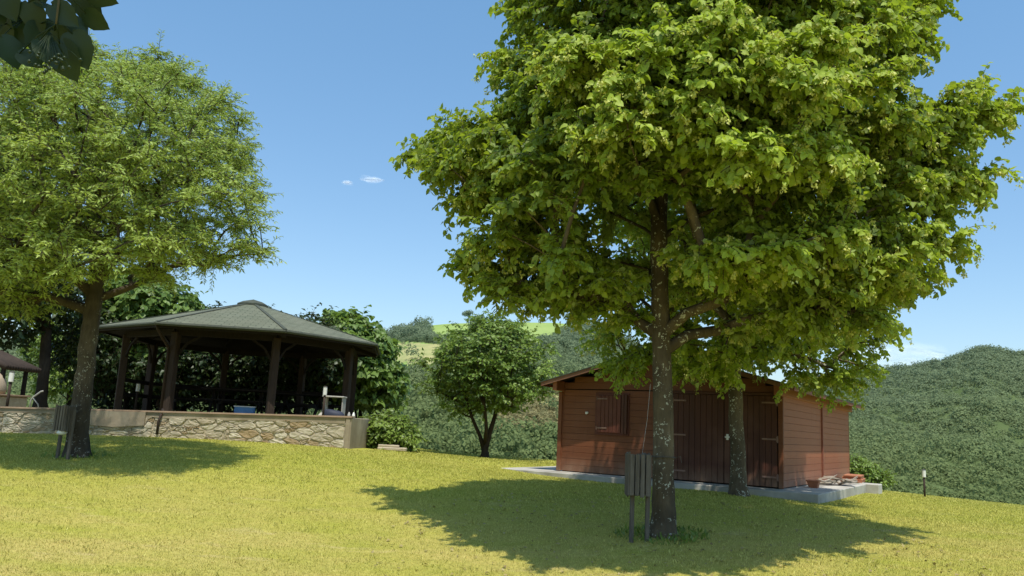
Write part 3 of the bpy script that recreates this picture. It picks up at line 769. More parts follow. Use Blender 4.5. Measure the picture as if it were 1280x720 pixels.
# --- single trees on the skyline of the left hill
def hill_tree(px_, py_, h, seed):
    rg = np.random.RandomState(seed)
    root = empty('hilltop_tree', (0, 0, 0), '', 'tree')
    mb = MB(); mb.tube([(0, 0, -.6), (0, 0, h * .3), (.1, 0, h * .6)], [.28, .2, .1], 7); mb.build('trunk', MAT['bark_dark'], root)
    n = 5; c = np.c_[rg.normal(size=(n, 2)) * h * .16, h * (.5 + .3 * rg.rand(n))]
    V, Fc, rn = crowns(c, np.full(n, h * .24), np.full(n, h * .26), 260, .14, rg, np.full(n, .35))
    big('crown', V, [Fc], MAT['forest'], root, rnd=rn)
    return root
ht = hill_tree(0, 0, 7.5, 3)
spots = [(710, 1.0, 'lone round tree on the crest at the right end of the green hill field', .993), (600, .75, 'small tree on the crest above the left part of the green hill field', .99),
         (637, .7, 'bushy tree at the lower middle edge of the green hill field', .93), (585, 1.1, 'taller tree on the crest where the hilltop grove ends', 1.0)]
for i, (x, s, lab, t) in enumerate(spots):
    u = ray(x, 405)[0]; q = HL.pt(np.array([u]), np.array([t]))[0]
    o = ht if i == 0 else copy_tree(ht)
    o.location = q; o.scale = (s, s, s * .95); o.rotation_euler = (0, 0, i * 1.7)
    tag(o, lab, 'tree', 'single trees on the hill crest')

# --- near twig with big leaves hanging into the upper left corner
rg = np.random.RandomState(16)
tw = [P(-60, -190, 1.25), P(-10, -120, 1.25), P(40, -60, 1.22), P(75, -10, 1.2), P(70, 30, 1.2)]
tw2 = [P(-10, -120, 1.25), P(0, -60, 1.27), P(15, -10, 1.28), P(30, 25, 1.28)]
tw3 = [P(40, -60, 1.22), P(90, -70, 1.2), P(120, -40, 1.18), P(130, -15, 1.18)]
root = empty('linden_branch', tuple(tw[0]), 'dark leafy branch end hanging into the upper left corner', 'branch')
mb = MB()
for t_ in (tw, tw2, tw3): mb.tube(np.array(t_) - tw[0], np.linspace(.005, .0015, len(t_)), 6)
mb.build('twig', MAT['twig'], root, smooth=True)
NL = []
_r = np.random.RandomState(77)
for (x, y) in [(8, 2), (22, 22), (5, 40), (30, 48), (44, 20), (52, 52), (62, 8), (68, 40), (62, 66), (84, 50), (82, 18), (98, 34), (100, 62), (112, 8), (122, 26), (128, -6), (-14, 20), (-12, 62), (14, 64), (40, 74), (84, 76), (46, -14), (20, -22), (90, -20), (70, -30), (0, -30), (30, -50), (60, -60), (95, -55), (120, -40), (-30, -20), (-20, -70), (15, -80), (50, -95)]:
    a_ = .9 + _r.normal() * .45; L_ = 36 + 12 * _r.rand()
    NL.append(((x - math.cos(a_) * L_ * .45, y - math.sin(a_) * L_ * .5), (x + math.cos(a_) * L_ * .4, y + math.sin(a_) * L_ * .6), 1.19 + .1 * _r.rand(), 0))

def big_leaf(tip_px, base_px, Y, rg):
    a, b = P(*base_px, Y), P(*tip_px, Y + .01); L = np.linalg.norm(b - a)
    t = (b - a) / L; view = nrm(np.array([-a[0], -a[1], EYE - a[2]]))
    n = nrm(view + rg.normal(size=3) * .45); sd = nrm(np.cross(t, n)); n = np.cross(sd, t)
    prof = [(0, .06), (.04, .26), (.12, .40), (.25, .49), (.4, .50), (.55, .45), (.7, .34), (.84, .19), (.93, .08), (1, .0)]
    V, Fc = [], []
    for k, (y, w) in enumerate(prof):
        w *= .78 + .06 * (k % 2)
        for s in (-1, -.5, 0, .5, 1):
            V.append(a + L * (t * (y - (.10 * abs(s) if k < 3 else 0)) + sd * w * s + n * (.12 * abs(s) * w - .16 * y * y + .03 * math.sin(y * 22) * abs(s) * .4)))
    for k in range(len(prof) - 1):
        for s in range(4): Fc.append((k * 5 + s, k * 5 + s + 1, k * 5 + s + 6, k * 5 + s + 5))
    return V, Fc
mb = MB()
for bp, tpx, Y, _ in NL:
    V, Fc = big_leaf(tpx, bp, Y, rg); mb.add([v - tw[0] for v in V], Fc)
    q = P(*bp, Y); k = min((np.linalg.norm(q - np.array(w)), i, j) for j, t_ in enumerate((tw, tw2, tw3)) for i, w in enumerate(t_))
    src = np.array((tw, tw2, tw3)[k[2]][k[1]]); mb.tube([src - tw[0], (src + q) / 2 - tw[0] + np.array([0, 0, .006]), q - tw[0]], .0011, 4)
for i in range(150):  # unseen leaves added above the view, toward the sun, to shade the branch
    k = rg.rand(); c = np.array([tw[0][0] - .15 + .75 * rg.rand(), 1.2 - .38 * k - .1 + .2 * rg.rand(), 2.42 + 1.0 * k + .12 * rg.rand()])
    V, Fc = big_leaf((600, 300), (600, 260), 1.2, rg); V = np.array(V); V = (V - V.mean(0)) * (.09 / np.ptp(V, axis=0).max())
    M = np.array(Matrix.Rotation(rg.rand() * 6.28, 3, 'Z') @ Matrix.Rotation(1.25 + rg.normal() * .3, 3, 'X'))
    mb.add([M @ v + c - tw[0] for v in V], Fc)
lf = mb.build('leaves', MAT['near_leaf'], root, smooth=True)
mb = MB()
for i in range(26):
    c = P(62 + rg.normal() * 12, 78 + rg.normal() * 8, 1.18); r_ = .003
    mb.lathe([(.0006, -r_), (r_ * .9, -r_ * .4), (r_, 0), (r_ * .9, r_ * .4), (.0006, r_)], c - tw[0], 7)
    mb.tube([P(62, 40, 1.2) - tw[0], c - tw[0]], .0005, 3)
mb.build('buds', MAT['near_leaf'], root, smooth=True)

# ------------------------------------------------------------------ grass
def blades(n, ylo, yhi, h, w, seed, rmax=None):
    rg = np.random.RandomState(seed)
    Y = ylo + (yhi - ylo) * rg.rand(n); U = -.72 + 1.46 * rg.rand(n); X = U * Y
    k = ~((Y > 19.3) & (X < -3.3))
    # keep the slab of the shed free
    lx, ly = (X - SH_C[0]) * SA[0] + (Y - SH_C[1]) * SA[1], (X - SH_C[0]) * SB[0] + (Y - SH_C[1]) * SB[1]
    lx = lx + 5.12
    k &= ~((lx > -1.25) & (lx < 5.97) & (ly > -.76) & (ly < 4.9)) & ~((lx > -.6) & (lx < 6.2) & (ly > 4.5) & (ly < 8.2))
    X, Y = X[k], Y[k]; n = len(X); Z = gz(X, Y)
    a = rg.rand(n) * 6.283; hh = h * (.5 + .9 * rg.rand(n)); ww = w * (.7 + .6 * rg.rand(n))
    lean = rg.normal(size=(n, 2)) * .55 * hh[:, None]
    b = np.stack([X, Y, Z - .004], 1); s = np.stack([np.cos(a) * ww, np.sin(a) * ww, np.zeros(n)], 1)
    m = b + np.c_[lean * .4, hh * .6]; t = b + np.c_[lean, hh]
    V = np.stack([b - s, b + s, m + s * .7, t, m - s * .7], 1).reshape(-1, 3)
    i = np.arange(n)[:, None] * 5
    return V, [i + np.array([[0, 1, 2, 4]]), i + np.array([[4, 2, 3]])], np.repeat(rg.rand(n), 5)
SA = np.array([.845, -.535]); SB = np.array([.535, .845]); SH_C = np.array([5.64, 16.5])
def tufts(n, per, seed):
    rg = np.random.RandomState(seed)
    Y = 6.8 + 15 * rg.rand(n) ** 1.3; X = (-.7 + 1.42 * rg.rand(n)) * Y
    lx, ly = (X - SH_C[0]) * SA[0] + (Y - SH_C[1]) * SA[1] + 5.12, (X - SH_C[0]) * SB[0] + (Y - SH_C[1]) * SB[1]
    k = ~((Y > 19.2) & (X < -3.3)) & ~((lx > -1.3) & (lx < 6.3) & (ly > -.8) & (ly < 8.2)); X, Y = X[k], Y[k]
    sz = .04 + .09 * rg.rand(len(X)) ** 2
    X = np.repeat(X, per) + rg.normal(size=len(X) * per) * np.repeat(sz, per); Y = np.repeat(Y, per) + rg.normal(size=len(Y) * per) * np.repeat(sz, per)
    n = len(X); b = np.stack([X, Y, gz(X, Y) - .004], 1); a = rg.rand(n) * 6.28; w_ = .004 + .004 * rg.rand(n); hh = .024 + .026 * rg.rand(n)
    s_ = np.stack([np.cos(a) * w_, np.sin(a) * w_, 0 * a], 1); ln = np.c_[rg.normal(size=(n, 2)) * .02, hh]
    V = np.stack([b - s_, b + s_, b + ln * .6 + s_ * .7, b + ln, b + ln * .6 - s_ * .7], 1).reshape(-1, 3); i = np.arange(n)[:, None] * 5
    return V, [i + np.array([[0, 1, 2, 4]]), i + np.array([[4, 2, 3]])], np.repeat(rg.rand(n), 5)
SETS = [tufts(900, 14, 64), blades(270000, 6.5, 12.5, .022, .0028, 61), blades(170000, 12.5, 19.5, .026, .0045, 62), blades(100000, 19.5, 30, .032, .008, 63)]
V0 = 0; Vs, Fs, rs = [], [], []
for V, Fc, r_ in SETS:
    Vs.append(V); Fs += [q + V0 for q in Fc]; rs.append(r_); V0 += len(V)
o = big('grass', np.vstack(Vs), Fs, MAT['blade'], rnd=np.concatenate(rs)); tag(o, 'short sunlit yellow green mown grass of the lawn', 'grass', kind='stuff')
# weeds at trunk bases
def weeds(c, r, n, h, seed, lab, nm='weeds'):
    rg = np.random.RandomState(seed); a = rg.rand(n) * 6.283; rr = r * (.25 + .75 * rg.rand(n) ** .7)
    X, Y = c[0] + np.cos(a) * rr, c[1] + np.sin(a) * rr * .8; pb = np.stack([X, Y, gz(X, Y)], 1)
    t = nrm(np.c_[rg.normal(size=(n, 2)) * .55, np.ones(n)]); nn = nrm(rg.normal(size=(n, 3)) + np.array([0, -.4, .3]))
    V, Fc, rn = leaves('narrow', pb, t, nn, h * (.35 + .8 * rg.rand(n) ** 2), rg, rg.rand(n))
    o = big(nm, V, [Fc], MAT['bush_leaf'], rnd=rn); tag(o, lab, 'weeds', kind='stuff')
weeds(b0, .6, 420, .10, 71, 'tufts of taller grass and weeds round the foot of the large lime trunk')
weeds(b3, .6, 240, .09, 72, 'tufts of grass round the foot of the left tree trunk')

rg = np.random.RandomState(88); n = 900
a = rg.rand(n) * 6.283; rr = 3.6 * np.sqrt(rg.rand(n)); X, Y = b0[0] + rr * np.cos(a), b0[1] - .3 + rr * np.sin(a)
V, Fc, rn = leaves('oval', np.stack([X, Y, gz(X, Y) + .022], 1), nrm(np.c_[rg.normal(size=(n, 2)), rg.normal(size=n) * .2]), nrm(np.c_[rg.normal(size=(n, 2)) * .35, np.ones(n)]), .03 + .035 * rg.rand(n), rg, rg.rand(n))
MAT['litter'] = m_leaf('litter', (.16, .11, .045), (.42, .34, .13), (.3, .24, .1), (.3, .22, .06), tr=.1)
o = big('fallen_leaves', V, [Fc], MAT['litter'], rnd=rn); tag(o, 'dry fallen leaves and bracts scattered in the grass under the large lime', 'leaf litter', kind='stuff')

# ------------------------------------------------------------------ shed
SZ = .61                                   # slab top
shed_rz = math.atan2(SA[1], SA[0])
org = SH_C - SA * 5.12                     # left front corner
def shed_local(px_, py_, ly):              # pixel -> local x, z on the vertical plane y = ly of the shed
    u, w = ray(px_, py_); o2 = org + SB * ly
    d = np.array([u, 1.0]); A = np.array([[d[0], -SA[0]], [d[1], -SA[1]]]); s = np.linalg.solve(A, o2)
    return s[1], EYE + w * s[0] - SZ
SW, SD = 5.12, 7.74
shed = empty('wooden_shed', (org[0], org[1], SZ), 'low reddish brown timber shed with gable roof and shuttered window under the lime trees', 'shed', rz=shed_rz)
BH = .145
def plank_wall(x0, x1, z0, z1fn, axis, off, name, mat, thick=.045, sgn=1, gap=.004):
    """stack of horizontal boards, rounded; z1fn(x) is the top line"""
    mb = MB(); z = z0
    zmax = max(z1fn(x0), z1fn(x1), z1fn((x0 + x1) / 2))
    while z < zmax - .01:
        zt = z + BH
        # clip ends along the board under the top line
        a, b = x0, x1
        if z1fn(x0) < zt or z1fn(x1) < zt:
            xx = np.linspace(x0, x1, 400); ok = np.array([z1fn(q) >= z + BH * .55 for q in xx])
            if not ok.any(): break
            a, b = xx[ok].min(), xx[ok].max()
        prof = [(0, z), (thick - .007, z + .001), (thick, z + gap), (thick, zt - gap), (thick - .007, zt - .001), (0, zt)]
        vs = []
        for e in (a, b):
            for d, zz in prof:
                vs.append((e, off - sgn * d, zz) if axis == 'x' else (off + sgn * d, e, zz))
        n = len(prof)
        fs = [(i, i + 1, n + i + 1, n + i) for i in range(n - 1)] + [tuple(range(n))[::-1], tuple(range(n, 2 * n))]
        mb.add(vs, fs); z = zt
    return mb.build(name, mat, shed)
ridge_x = SW / 2
rl = shed_local(672, 482, -.42); rl2 = shed_local(733, 464, -.42)
pitch = (rl2[1] - rl[1]) / (rl2[0] - rl[0])
pitch = min(max(pitch, .2), .42)
EO = .32                                    # side overhang
z_eave = 2.09                               # roof underside at wall line
roof_z = lambda x: z_eave + pitch * (ridge_x - abs(x - ridge_x))
print('SHED pitch', pitch, rl, rl2, 'right', shed_local(1086, 515, SD + .4), shed_local(965, 481, -.42))
# inner dark core
mb = MB()
co = [(.06, .06), (SW - .06, .06), (SW - .06, SD - .06), (.06, SD - .06)]
vs = [(x, y, 0) for x, y in co] + [(x, y, z_eave - .03) for x, y in co] + [(ridge_x, .06, roof_z(ridge_x) - .05), (ridge_x, SD - .06, roof_z(ridge_x) - .05)]
mb.add(vs, [(0, 1, 5, 8, 4), (2, 3, 7, 9, 6), (1, 2, 6, 5), (3, 0, 4, 7)])
mb.build('core_wall', MAT['dark_wood'], shed)
dl = shed_local(838, 560, 0)[0]
plank_wall(0, dl, 0.02, lambda x: min(roof_z(x) - .03, 1.92), 'x', .05, 'front_wall', MAT['plank_front_shaded'])
plank_wall(0.0, SW, 1.925, lambda x: roof_z(x) - .03, 'x', .05, 'gable_wall', MAT['plank_front_shaded'])
plank_wall(0, SD, 0.02, lambda y: 1.86, 'y', SW - .05, 'side_wall', MAT['plank_h_lit'], sgn=1)
plank_wall(0, SD, 0.02, lambda y: 1.86, 'y', .05, 'side_wall', MAT['plank_h_lit'], sgn=-1)
plank_wall(0, SW, 0.02, lambda x: roof_z(x) - .03, 'x', SD - .05, 'back_wall', MAT['plank_h_lit'], sgn=-1)
for sx in (0, 1):                           # wall plates running out past front and back
    mb = MB(); xx = SW - .015 if sx else .015
    mb.box((xx, SD / 2, 1.98), (.11, SD + .78, .235), bev=.01)
    mb.build('wall_plate', MAT['plank_h_lit'], shed)
mb = MB(); mb.box((SW + .012, SD / 2 + .05, .94), (.05, .055, 1.84), bev=.008); mb.build('batten', MAT['trim_red'], shed)
mb = MB()
for xx, yy in ((-.01, -.005), (SW - .02, -.01)):
    mb = MB(); mb.box((xx, yy, .93), (.10, .07, 1.84), bev=.008); mb.build('corner_post', MAT['plank_front_shaded'], shed)
# roof
y0, y1 = -.45, SD + .42
for s in (-1, 1):
    mb = MB()
    xe = -EO if s < 0 else SW + EO
    ze = z_eave - pitch * EO
    zr = roof_z(ridge_x)
    th = .035
    n_ = (ridge_x, xe)
    def sheet(lo, hi, ya, yb, xa=ridge_x, xb=xe, za=zr, zb=ze):
        vs = [(xa, ya, za + lo), (xb, ya, zb + lo), (xb, yb, zb + lo), (xa, yb, za + lo), (xa, ya, za + hi), (xb, ya, zb + hi), (xb, yb, zb + hi), (xa, yb, za + hi)]
        return vs, [(0, 1, 2, 3), (4, 7, 6, 5), (0, 4, 5, 1), (1, 5, 6, 2), (2, 6, 7, 3), (3, 7, 4, 0)]
    mb.add(*sheet(0.0, th, y0 + .03, y1 - .03))
    rf = mb.build('roof', MAT['dark_wood'], shed)
    mb = MB(); mb.add(*sheet(th + .002, th + .022, y0 - .02, y1 + .02, xb=xe + s * .04, zb=ze - pitch * .04)); mb.build('roofing_felt', MAT['felt'], rf)
    for ya in (y0, y1 - .028):
        mb = MB(); mb.add(*sheet(-.05, th - .001, ya, ya + .028, xa=ridge_x)); mb.build('fascia_board', MAT['trim_light'], rf)
    mb = MB(); mb.box((xe + s * .014, (y0 + y1) / 2, ze - .01), (.024, y1 - y0 - .06, .08)); mb.build('eave_board', MAT['trim_red'], rf)
# doors: two leaves of vertical boards
def vboards(x0, x1, z0, z1, y, name, mat, parent, w=.12, th=.03):
    mb = MB(); n = max(1, round((x1 - x0) / w)); w = (x1 - x0) / n
    for i in range(n): mb.box((x0 + w * (i + .5), y - th / 2, (z0 + z1) / 2), (w - .004, th, z1 - z0), bev=.007)
    return mb.build(name, mat, parent)
dm = (dl + SW - .1) / 2 + .05
for x0, x1, hs in ((dl + .05, dm - .006, -1), (dm + .006, SW - .09, 1)):
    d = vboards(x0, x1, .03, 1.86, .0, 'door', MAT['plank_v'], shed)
    for zz in (.22, .98, 1.72):
        mb = MB(); xa = x0 if hs < 0 else x1
        mb.box((xa - hs * .16, -.036, zz), (.30, .012, .035), bev=.004); mb.box((xa + hs * .0, -.038, zz - .0), (.045, .016, .11), bev=.004)
        mb.tube([(xa + hs * .01, -.05, zz - .07), (xa + hs * .01, -.05, zz + .07)], .012, 8)
        mb.build('hinge', MAT['hinge'], d)
    if hs > 0:
        mb = MB(); mb.box((x0 + .07, -.045, .98), (.10, .03, .035), bev=.006); mb.box((x0 + .07, -.035, .98), (.05, .012, .12), bev=.004); mb.build('handle', MAT['white'], d)
mb = MB(); mb.box((dl + .02, -.02, .94), (.06, .05, 1.86), bev=.006); mb.box(((dl + SW) / 2, -.018, 1.895), (SW - dl, .045, .06), bev=.006); mb.build('door_frame', MAT['plank_v'], shed)
# shuttered window
wx0, wz1 = shed_local(748, 494, 0); wx1, wz0 = shed_local(783, 542, 0)
win = MB(); win.box(((wx0 + wx1) / 2, .002, (wz0 + wz1) / 2), (wx1 - wx0 + .12, .05, wz1 - wz0 + .12), bev=.006)
win = win.build('window', MAT['plank_shut'], shed)
xm = wx0 + (wx1 - wx0) * .82
sh_ = vboards(wx0, xm, wz0, wz1, -.024, 'shutter', MAT['plank_shut'], win, w=.1)
vboards(xm + .02, wx1 + .03, wz0 - .02, wz1 + .02, -.024, 'shutter_post', MAT['plank_v'], win, w=.06, th=.05)
for zz in (wz0 + .1, wz1 - .08):
    mb = MB(); mb.box((wx0 + .13, -.058, zz), (.26, .01, .03), bev=.003); mb.tube([(wx0, -.062, zz - .04), (wx0, -.062, zz + .04)], .011, 8); mb.build('hinge', MAT['hinge'], sh_)
lx, lz = shed_local(734, 516, 0)
mb = MB(); mb.box((lx, -.02, lz), (.07, .04, .05), bev=.008); mb.box((lx, -.045, lz - .006), (.03, .02, .06), bev=.005); mb.build('wall_socket', MAT['white'], shed)
# slab
mb = MB()
mb.box((2.375, 2.08, -.16), (7.15, 5.64, .32), bev=.012); mb.box((2.4, 6.55, -.165), (6.0, 3.3, .31), bev=.012)
sl = mb.v; slab_o = empty('concrete_slab', (org[0], org[1], SZ), 'pale concrete base slab under the timber shed', 'slab', rz=shed_rz)
mb.build('slab', MAT['concrete'], slab_o)
mb = MB(); mb.box((6.0, 5.22, -.14), (.48, .55, .30), bev=.015); mb.build('step', MAT['concrete'], slab_o)
def shed_pt(x, y, z=0): 
    q = org + SA * x + SB * y; return (q[0], q[1], SZ + z)
# things on the slab
pot = empty('terracotta_planter', shed_pt(SW + .30, 1.45), 'small square terracotta planter standing on the slab by the sunlit side wall', 'flower pot', rz=shed_rz)
mb = MB()
def frus(mb, w0, w1, z0, z1):
    vs = [(x * w / 2, y * w / 2, z) for z, w in ((z0, w0), (z1, w1)) for x, y in ((-1, -1), (1, -1), (1, 1), (-1, 1))]
    mb.add(vs, [(3, 2, 1, 0), (4, 5, 6, 7), (0, 1, 5, 4), (1, 2, 6, 5), (2, 3, 7, 6), (3, 0, 4, 7)])
frus(mb, .17, .23, 0, .13); mb.build('pot', MAT['terracotta'], pot)
mb = MB(); mb.box((0, 0, .145), (.27, .27, .035), bev=.008); mb.build('rim', MAT['terracotta'], pot)
rgp = np.random.RandomState(5)
for i in range(7):
    c = np.array(shed_pt(SW + .25 + .35 * rgp.rand(), 2.6 + 1.5 * rgp.rand(), .03 + .018 * i)); a = shed_rz + 1.2 + rgp.normal() * .35; L = .5 + .35 * rgp.rand()
    d = np.array([math.cos(a), math.sin(a), rgp.normal() * .03]); pts = [c + d * L * k + rgp.normal(size=3) * .015 for k in (-.5, -.2, .1, .35, .5)]
    mb = MB(); mb.tube(pts, [.028, .026, .024, .02, .014], 7)
    if i % 2: mb.tube([pts[2], pts[2] + d * .12 + np.array([.05, .06, .07]), pts[2] + d * .2 + np.array([.1, .1, .12])], [.016, .012, .006], 6)
    mb.shift(c); o = mb.build('branch_log', MAT['stick'], smooth=True); o.location = c
    tag(o, 'bleached dry branch lying in the small heap on the slab', 'branch', 'dry branches heaped on the slab')
c = shed_pt(SW + .42, 3.35, .14)
mb = MB()
for k in range(9):
    a0 = (k - 4) * .09
    mb.add([(a0 - .045, -.33, .06 - abs(a0) * .25), (a0 + .045, -.33, .06 - abs(a0 + .09) * .2), (a0 + .045, .33, .05 - abs(a0 + .09) * .2 + .02 * math.sin(k)), (a0 - .045, .33, .05 - abs(a0) * .25 + .02 * math.sin(k - 1))], [(0, 1, 2, 3)])
o = mb.build('grey_sack', MAT['stick']); o.location = c; o.rotation_euler = (0, 0, shed_rz + .3); tag(o, 'crumpled grey sack draped over the dry branches on the slab', 'sack')
tl = empty('roof_tile_stack', shed_pt(SW + .40, 5.75), 'low stack of reddish flat tiles at the far end of the slab', 'tiles', rz=shed_rz + .08)
for i in range(4):
    mb = MB(); mb.box((.02 * (i % 2), .03 * (i % 3), .025 + .045 * i), (.5 - .03 * i, 1.2 - .06 * i, .038), bev=.006); mb.build('tile', MAT['terracotta'], tl)

# ------------------------------------------------------------------ litter bins
def bin_(loc, rz, label, sc_=1.0, bag=False, hwire=None):
    r_ = empty('litter_bin', loc, label, 'litter bin', 'slatted wooden litter bins', rz)
    rg = np.random.RandomState(int(abs(loc[0]) * 10))
    z0, z1 = .56 * sc_, 1.07 * sc_; w = .13 * sc_
    for side in range(4):
        a = side * math.pi / 2; n = 4
        for i in range(n):
            x = (-w + 2 * w * (i + .5) / n); y = -w
            c, s = math.cos(a), math.sin(a)
            mb = MB(); dz = rg.normal() * .008
            mb.box((x * c - y * s, x * s + y * c, (z0 + z1) / 2 + dz), (2 * w / n - .014, .022, z1 - z0 + rg.normal() * .01), rz=a + rg.normal() * .02, bev=.004)
            mb.build('slat', MAT['grey_wood'], r_)
    for zz in (z0 + .08, z1 - .09):
        mb = MB(); q = w - .02
        pts = [(-q, -q), (q, -q), (q, q), (-q, q)]
        for i in range(4):
            a, b = pts[i], pts[(i + 1) % 4]; mb.beam((*a, zz), (*b, zz), .012, .03)
        mb.build('hoop', MAT['iron'], r_)
    mb = MB(); mb.box((0, 0, z0 + .02), (2 * w - .05, 2 * w - .05, .02)); mb.build('base', MAT['grey_wood'], r_)
    for x, y in ((-w * .45, w * .2), (w * 1.12, w * .6)):
        mb = MB(); mb.box((x, y, .47 * sc_), (.05, .05, 1.06 * sc_ if x > 0 else 1.0 * sc_), bev=.006); mb.build('post', MAT['grey_wood'], r_)
    if bag:
        mb = MB(); mb.lathe([(.01, -.06), (.05, -.05), (.085, -.02), (.075, .015), (.03, .03)], (w * .1, -w * .2, z0 - .01), 9); mb.build('bag', MAT['white'], r_, smooth=True)
    return r_
bp = P(796, 655, 10.15)
bin_((bp[0], bp[1], g1(bp[0], bp[1])), .04, 'weathered slatted litter bin on posts beside the trunk of the large lime')
bp = P(74, 568, 13.6)
bin_((bp[0], bp[1], g1(bp[0], bp[1])), -.25, 'weathered slatted litter bin with a scrap of white bag beside the left tree', .82, True)
# wire ties round the trunk
zt = P(828, 571, 10.5)[2]
mb = MB(); c = np.array(P(829, 571, 10.5))
mb.tube([(c[0] + .158 * math.cos(a), c[1] + .158 * math.sin(a), c[2] + .004 * math.sin(3 * a)) for a in np.linspace(0, 6.283, 25)], .006, 6, cap=False)
mb.tube([(c[0] + .15, c[1] - .06, c[2]), (c[0] + .2, c[1] - .1, c[2] + .02), (c[0] + .215, c[1] - .1, c[2] - .06)], .004, 5)
mb.tube([(c[0] - .15, c[1] - .06, c[2]), (c[0] - .3, c[1] - .2, c[2] + .01)], .005, 5)
mb.shift(c); o = mb.build('wire_tie', MAT['iron']); o.location = c; tag(o, 'dark wire tied round the large lime trunk above the litter bin', 'wire')
mb = MB(); a, b = P(813, 480, 10.3), P(803, 566, 10.2)
mb.tube([a, (a + b) / 2 + np.array([.01, 0, -.02]), b], .002, 5); mb.shift(b); o = mb.build('string', MAT['steel']); o.location = b; tag(o, 'thin cord running from the large lime trunk down to the litter bin', 'cord')

# ------------------------------------------------------------------ stone wall and terrace
WX0, WX1, WY = -17.0, -3.72, 19.5
wtop = lambda X: 1.60 - .022 * (WX1 - X)
wl = empty('stone_wall', (WX1, WY, .86), 'low rubble stone retaining wall with rendered top in front of the pavilion', 'wall')
W0 = np.array([WX1, WY, .86])
mb = MB()
n = 30; X = np.linspace(WX0, WX1, n)
vs = []
for x in X:
    zb = g1(x, WY) - .3; vs += [(x, WY, zb), (x, WY, wtop(x)), (x, WY + .38, wtop(x)), (x, WY + .38, zb)]
fs = []
for i in range(n - 1):
    for j in range(3): fs.append((4 * i + j, 4 * i + 4 + j, 4 * i + 5 + j, 4 * i + 1 + j))
fs += [(0, 1, 2, 3), tuple(4 * (n - 1) + j for j in (3, 2, 1, 0))]
mb.add(vs, fs); mb.shift(W0); mb.build('mortar_core', MAT['mortar'], wl)
# rendered band, left panel and end pier
mb = MB()
def strip(xa, xb, zlo, zhi, y, th):
    k = max(2, int((xb - xa) / .4)); X = np.linspace(xa, xb, k); vs = []; fs = []
    for x in X: vs += [(x, y, zlo(x)), (x, y - th, zlo(x) + .006), (x, y - th, zhi(x)), (x, y, zhi(x))]
    for i in range(k - 1):
        for j in range(4): fs.append((4 * i + j, 4 * i + (j + 1) % 4, 4 * i + 4 + (j + 1) % 4, 4 * i + 4 + j))
    fs += [(3, 2, 1, 0), tuple(4 * (k - 1) + j for j in range(4))]
    mb.add(vs, fs)
xl = P(182, 530, WY)[0]; xp0 = WX1 - .11
strip(xl, xp0, lambda x: wtop(x) - .15 + .02 * math.sin(x * 5) + .015 * math.sin(x * 13), lambda x: wtop(x) - .005, WY + .002, .03)
xr0 = P(108, 530, WY)[0]
strip(xr0, xl - .002, lambda x: wtop(x) - .33 + .05 * math.sin(x * 4.1) + .03 * math.sin(x * 9), lambda x: wtop(x) - .005, WY + .002, .075)
strip(WX0, xr0 - .002, lambda x: wtop(x) - .10 + .02 * math.sin(x * 6), lambda x: wtop(x) - .005, WY + .002, .035)
mb.box((WX1 + .012, WY + 2.4, .9), (.05, 4.84, 1.385), bev=.012); mb.box((WX1 - .045, WY - .012, .9), (.11, .06, 1.385), bev=.015)
mb.shift(W0); mb.build('render_band', MAT['render'], wl)
mb = MB(); X = np.linspace(WX0, WX1 + .04, 30); vs, fs = [], []
for x in X:
    z = wtop(min(x, WX1)); vs += [(x, WY - .06, z), (x, WY - .055, z + .035), (x, WY + .42, z + .04), (x, WY + .42, z)]
for i in range(29):
    for j in range(4): fs.append((4 * i + j, 4 * i + (j + 1) % 4, 4 * i + 4 + (j + 1) % 4, 4 * i + 4 + j))
fs += [(3, 2, 1, 0), (116, 117, 118, 119)]
mb.add(vs, fs); mb.shift(W0); mb.build('coping', MAT['cap'], wl)
def voronoi(x0, x1, y0, y1, n, rg, asp=1.5):
    pts = np.c_[x0 + (x1 - x0) * rg.rand(n), y0 + (y1 - y0) * rg.rand(n)]
    wt = rg.rand(n) ** 3 * .03
    for it in range(2):
        cells = []
        for i in range(n):
            poly = [np.array(q, float) for q in ((x0, y0), (x1, y0), (x1, y1), (x0, y1))]
            dd = ((pts - pts[i]) * np.array([1 / asp, 1])) ** 2
            for j in np.argsort(dd.sum(1))[1:22]:
                A = np.array([1 / asp ** 2, 1]); nv = (pts[j] - pts[i]) * A; m = (pts[j] + pts[i]) / 2
                out = []
                for k in range(len(poly)):
                    p, q = poly[k], poly[(k + 1) % len(poly)]; a, b = nv.dot(p - m) - wt[i] + wt[j], nv.dot(q - m) - wt[i] + wt[j]
                    if a <= 0: out.append(p)
                    if a * b < 0: out.append(p + (q - p) * a / (a - b))
                poly = out
                if len(poly) < 3: break
            cells.append(np.array(poly) if len(poly) > 2 else None)
        if it < 1:
            for i, c in enumerate(cells):
                if c is not None: pts[i] = pts[i] * .6 + c.mean(0) * .4
    return cells
rgs = np.random.RandomState(4)
Vs, Fs3, rr_, off = [], [], [], 0
segs = [(WX0, -12.0, 150), (-12.0, -8.4, 115), (-8.4, WX1 - .09, 180)]
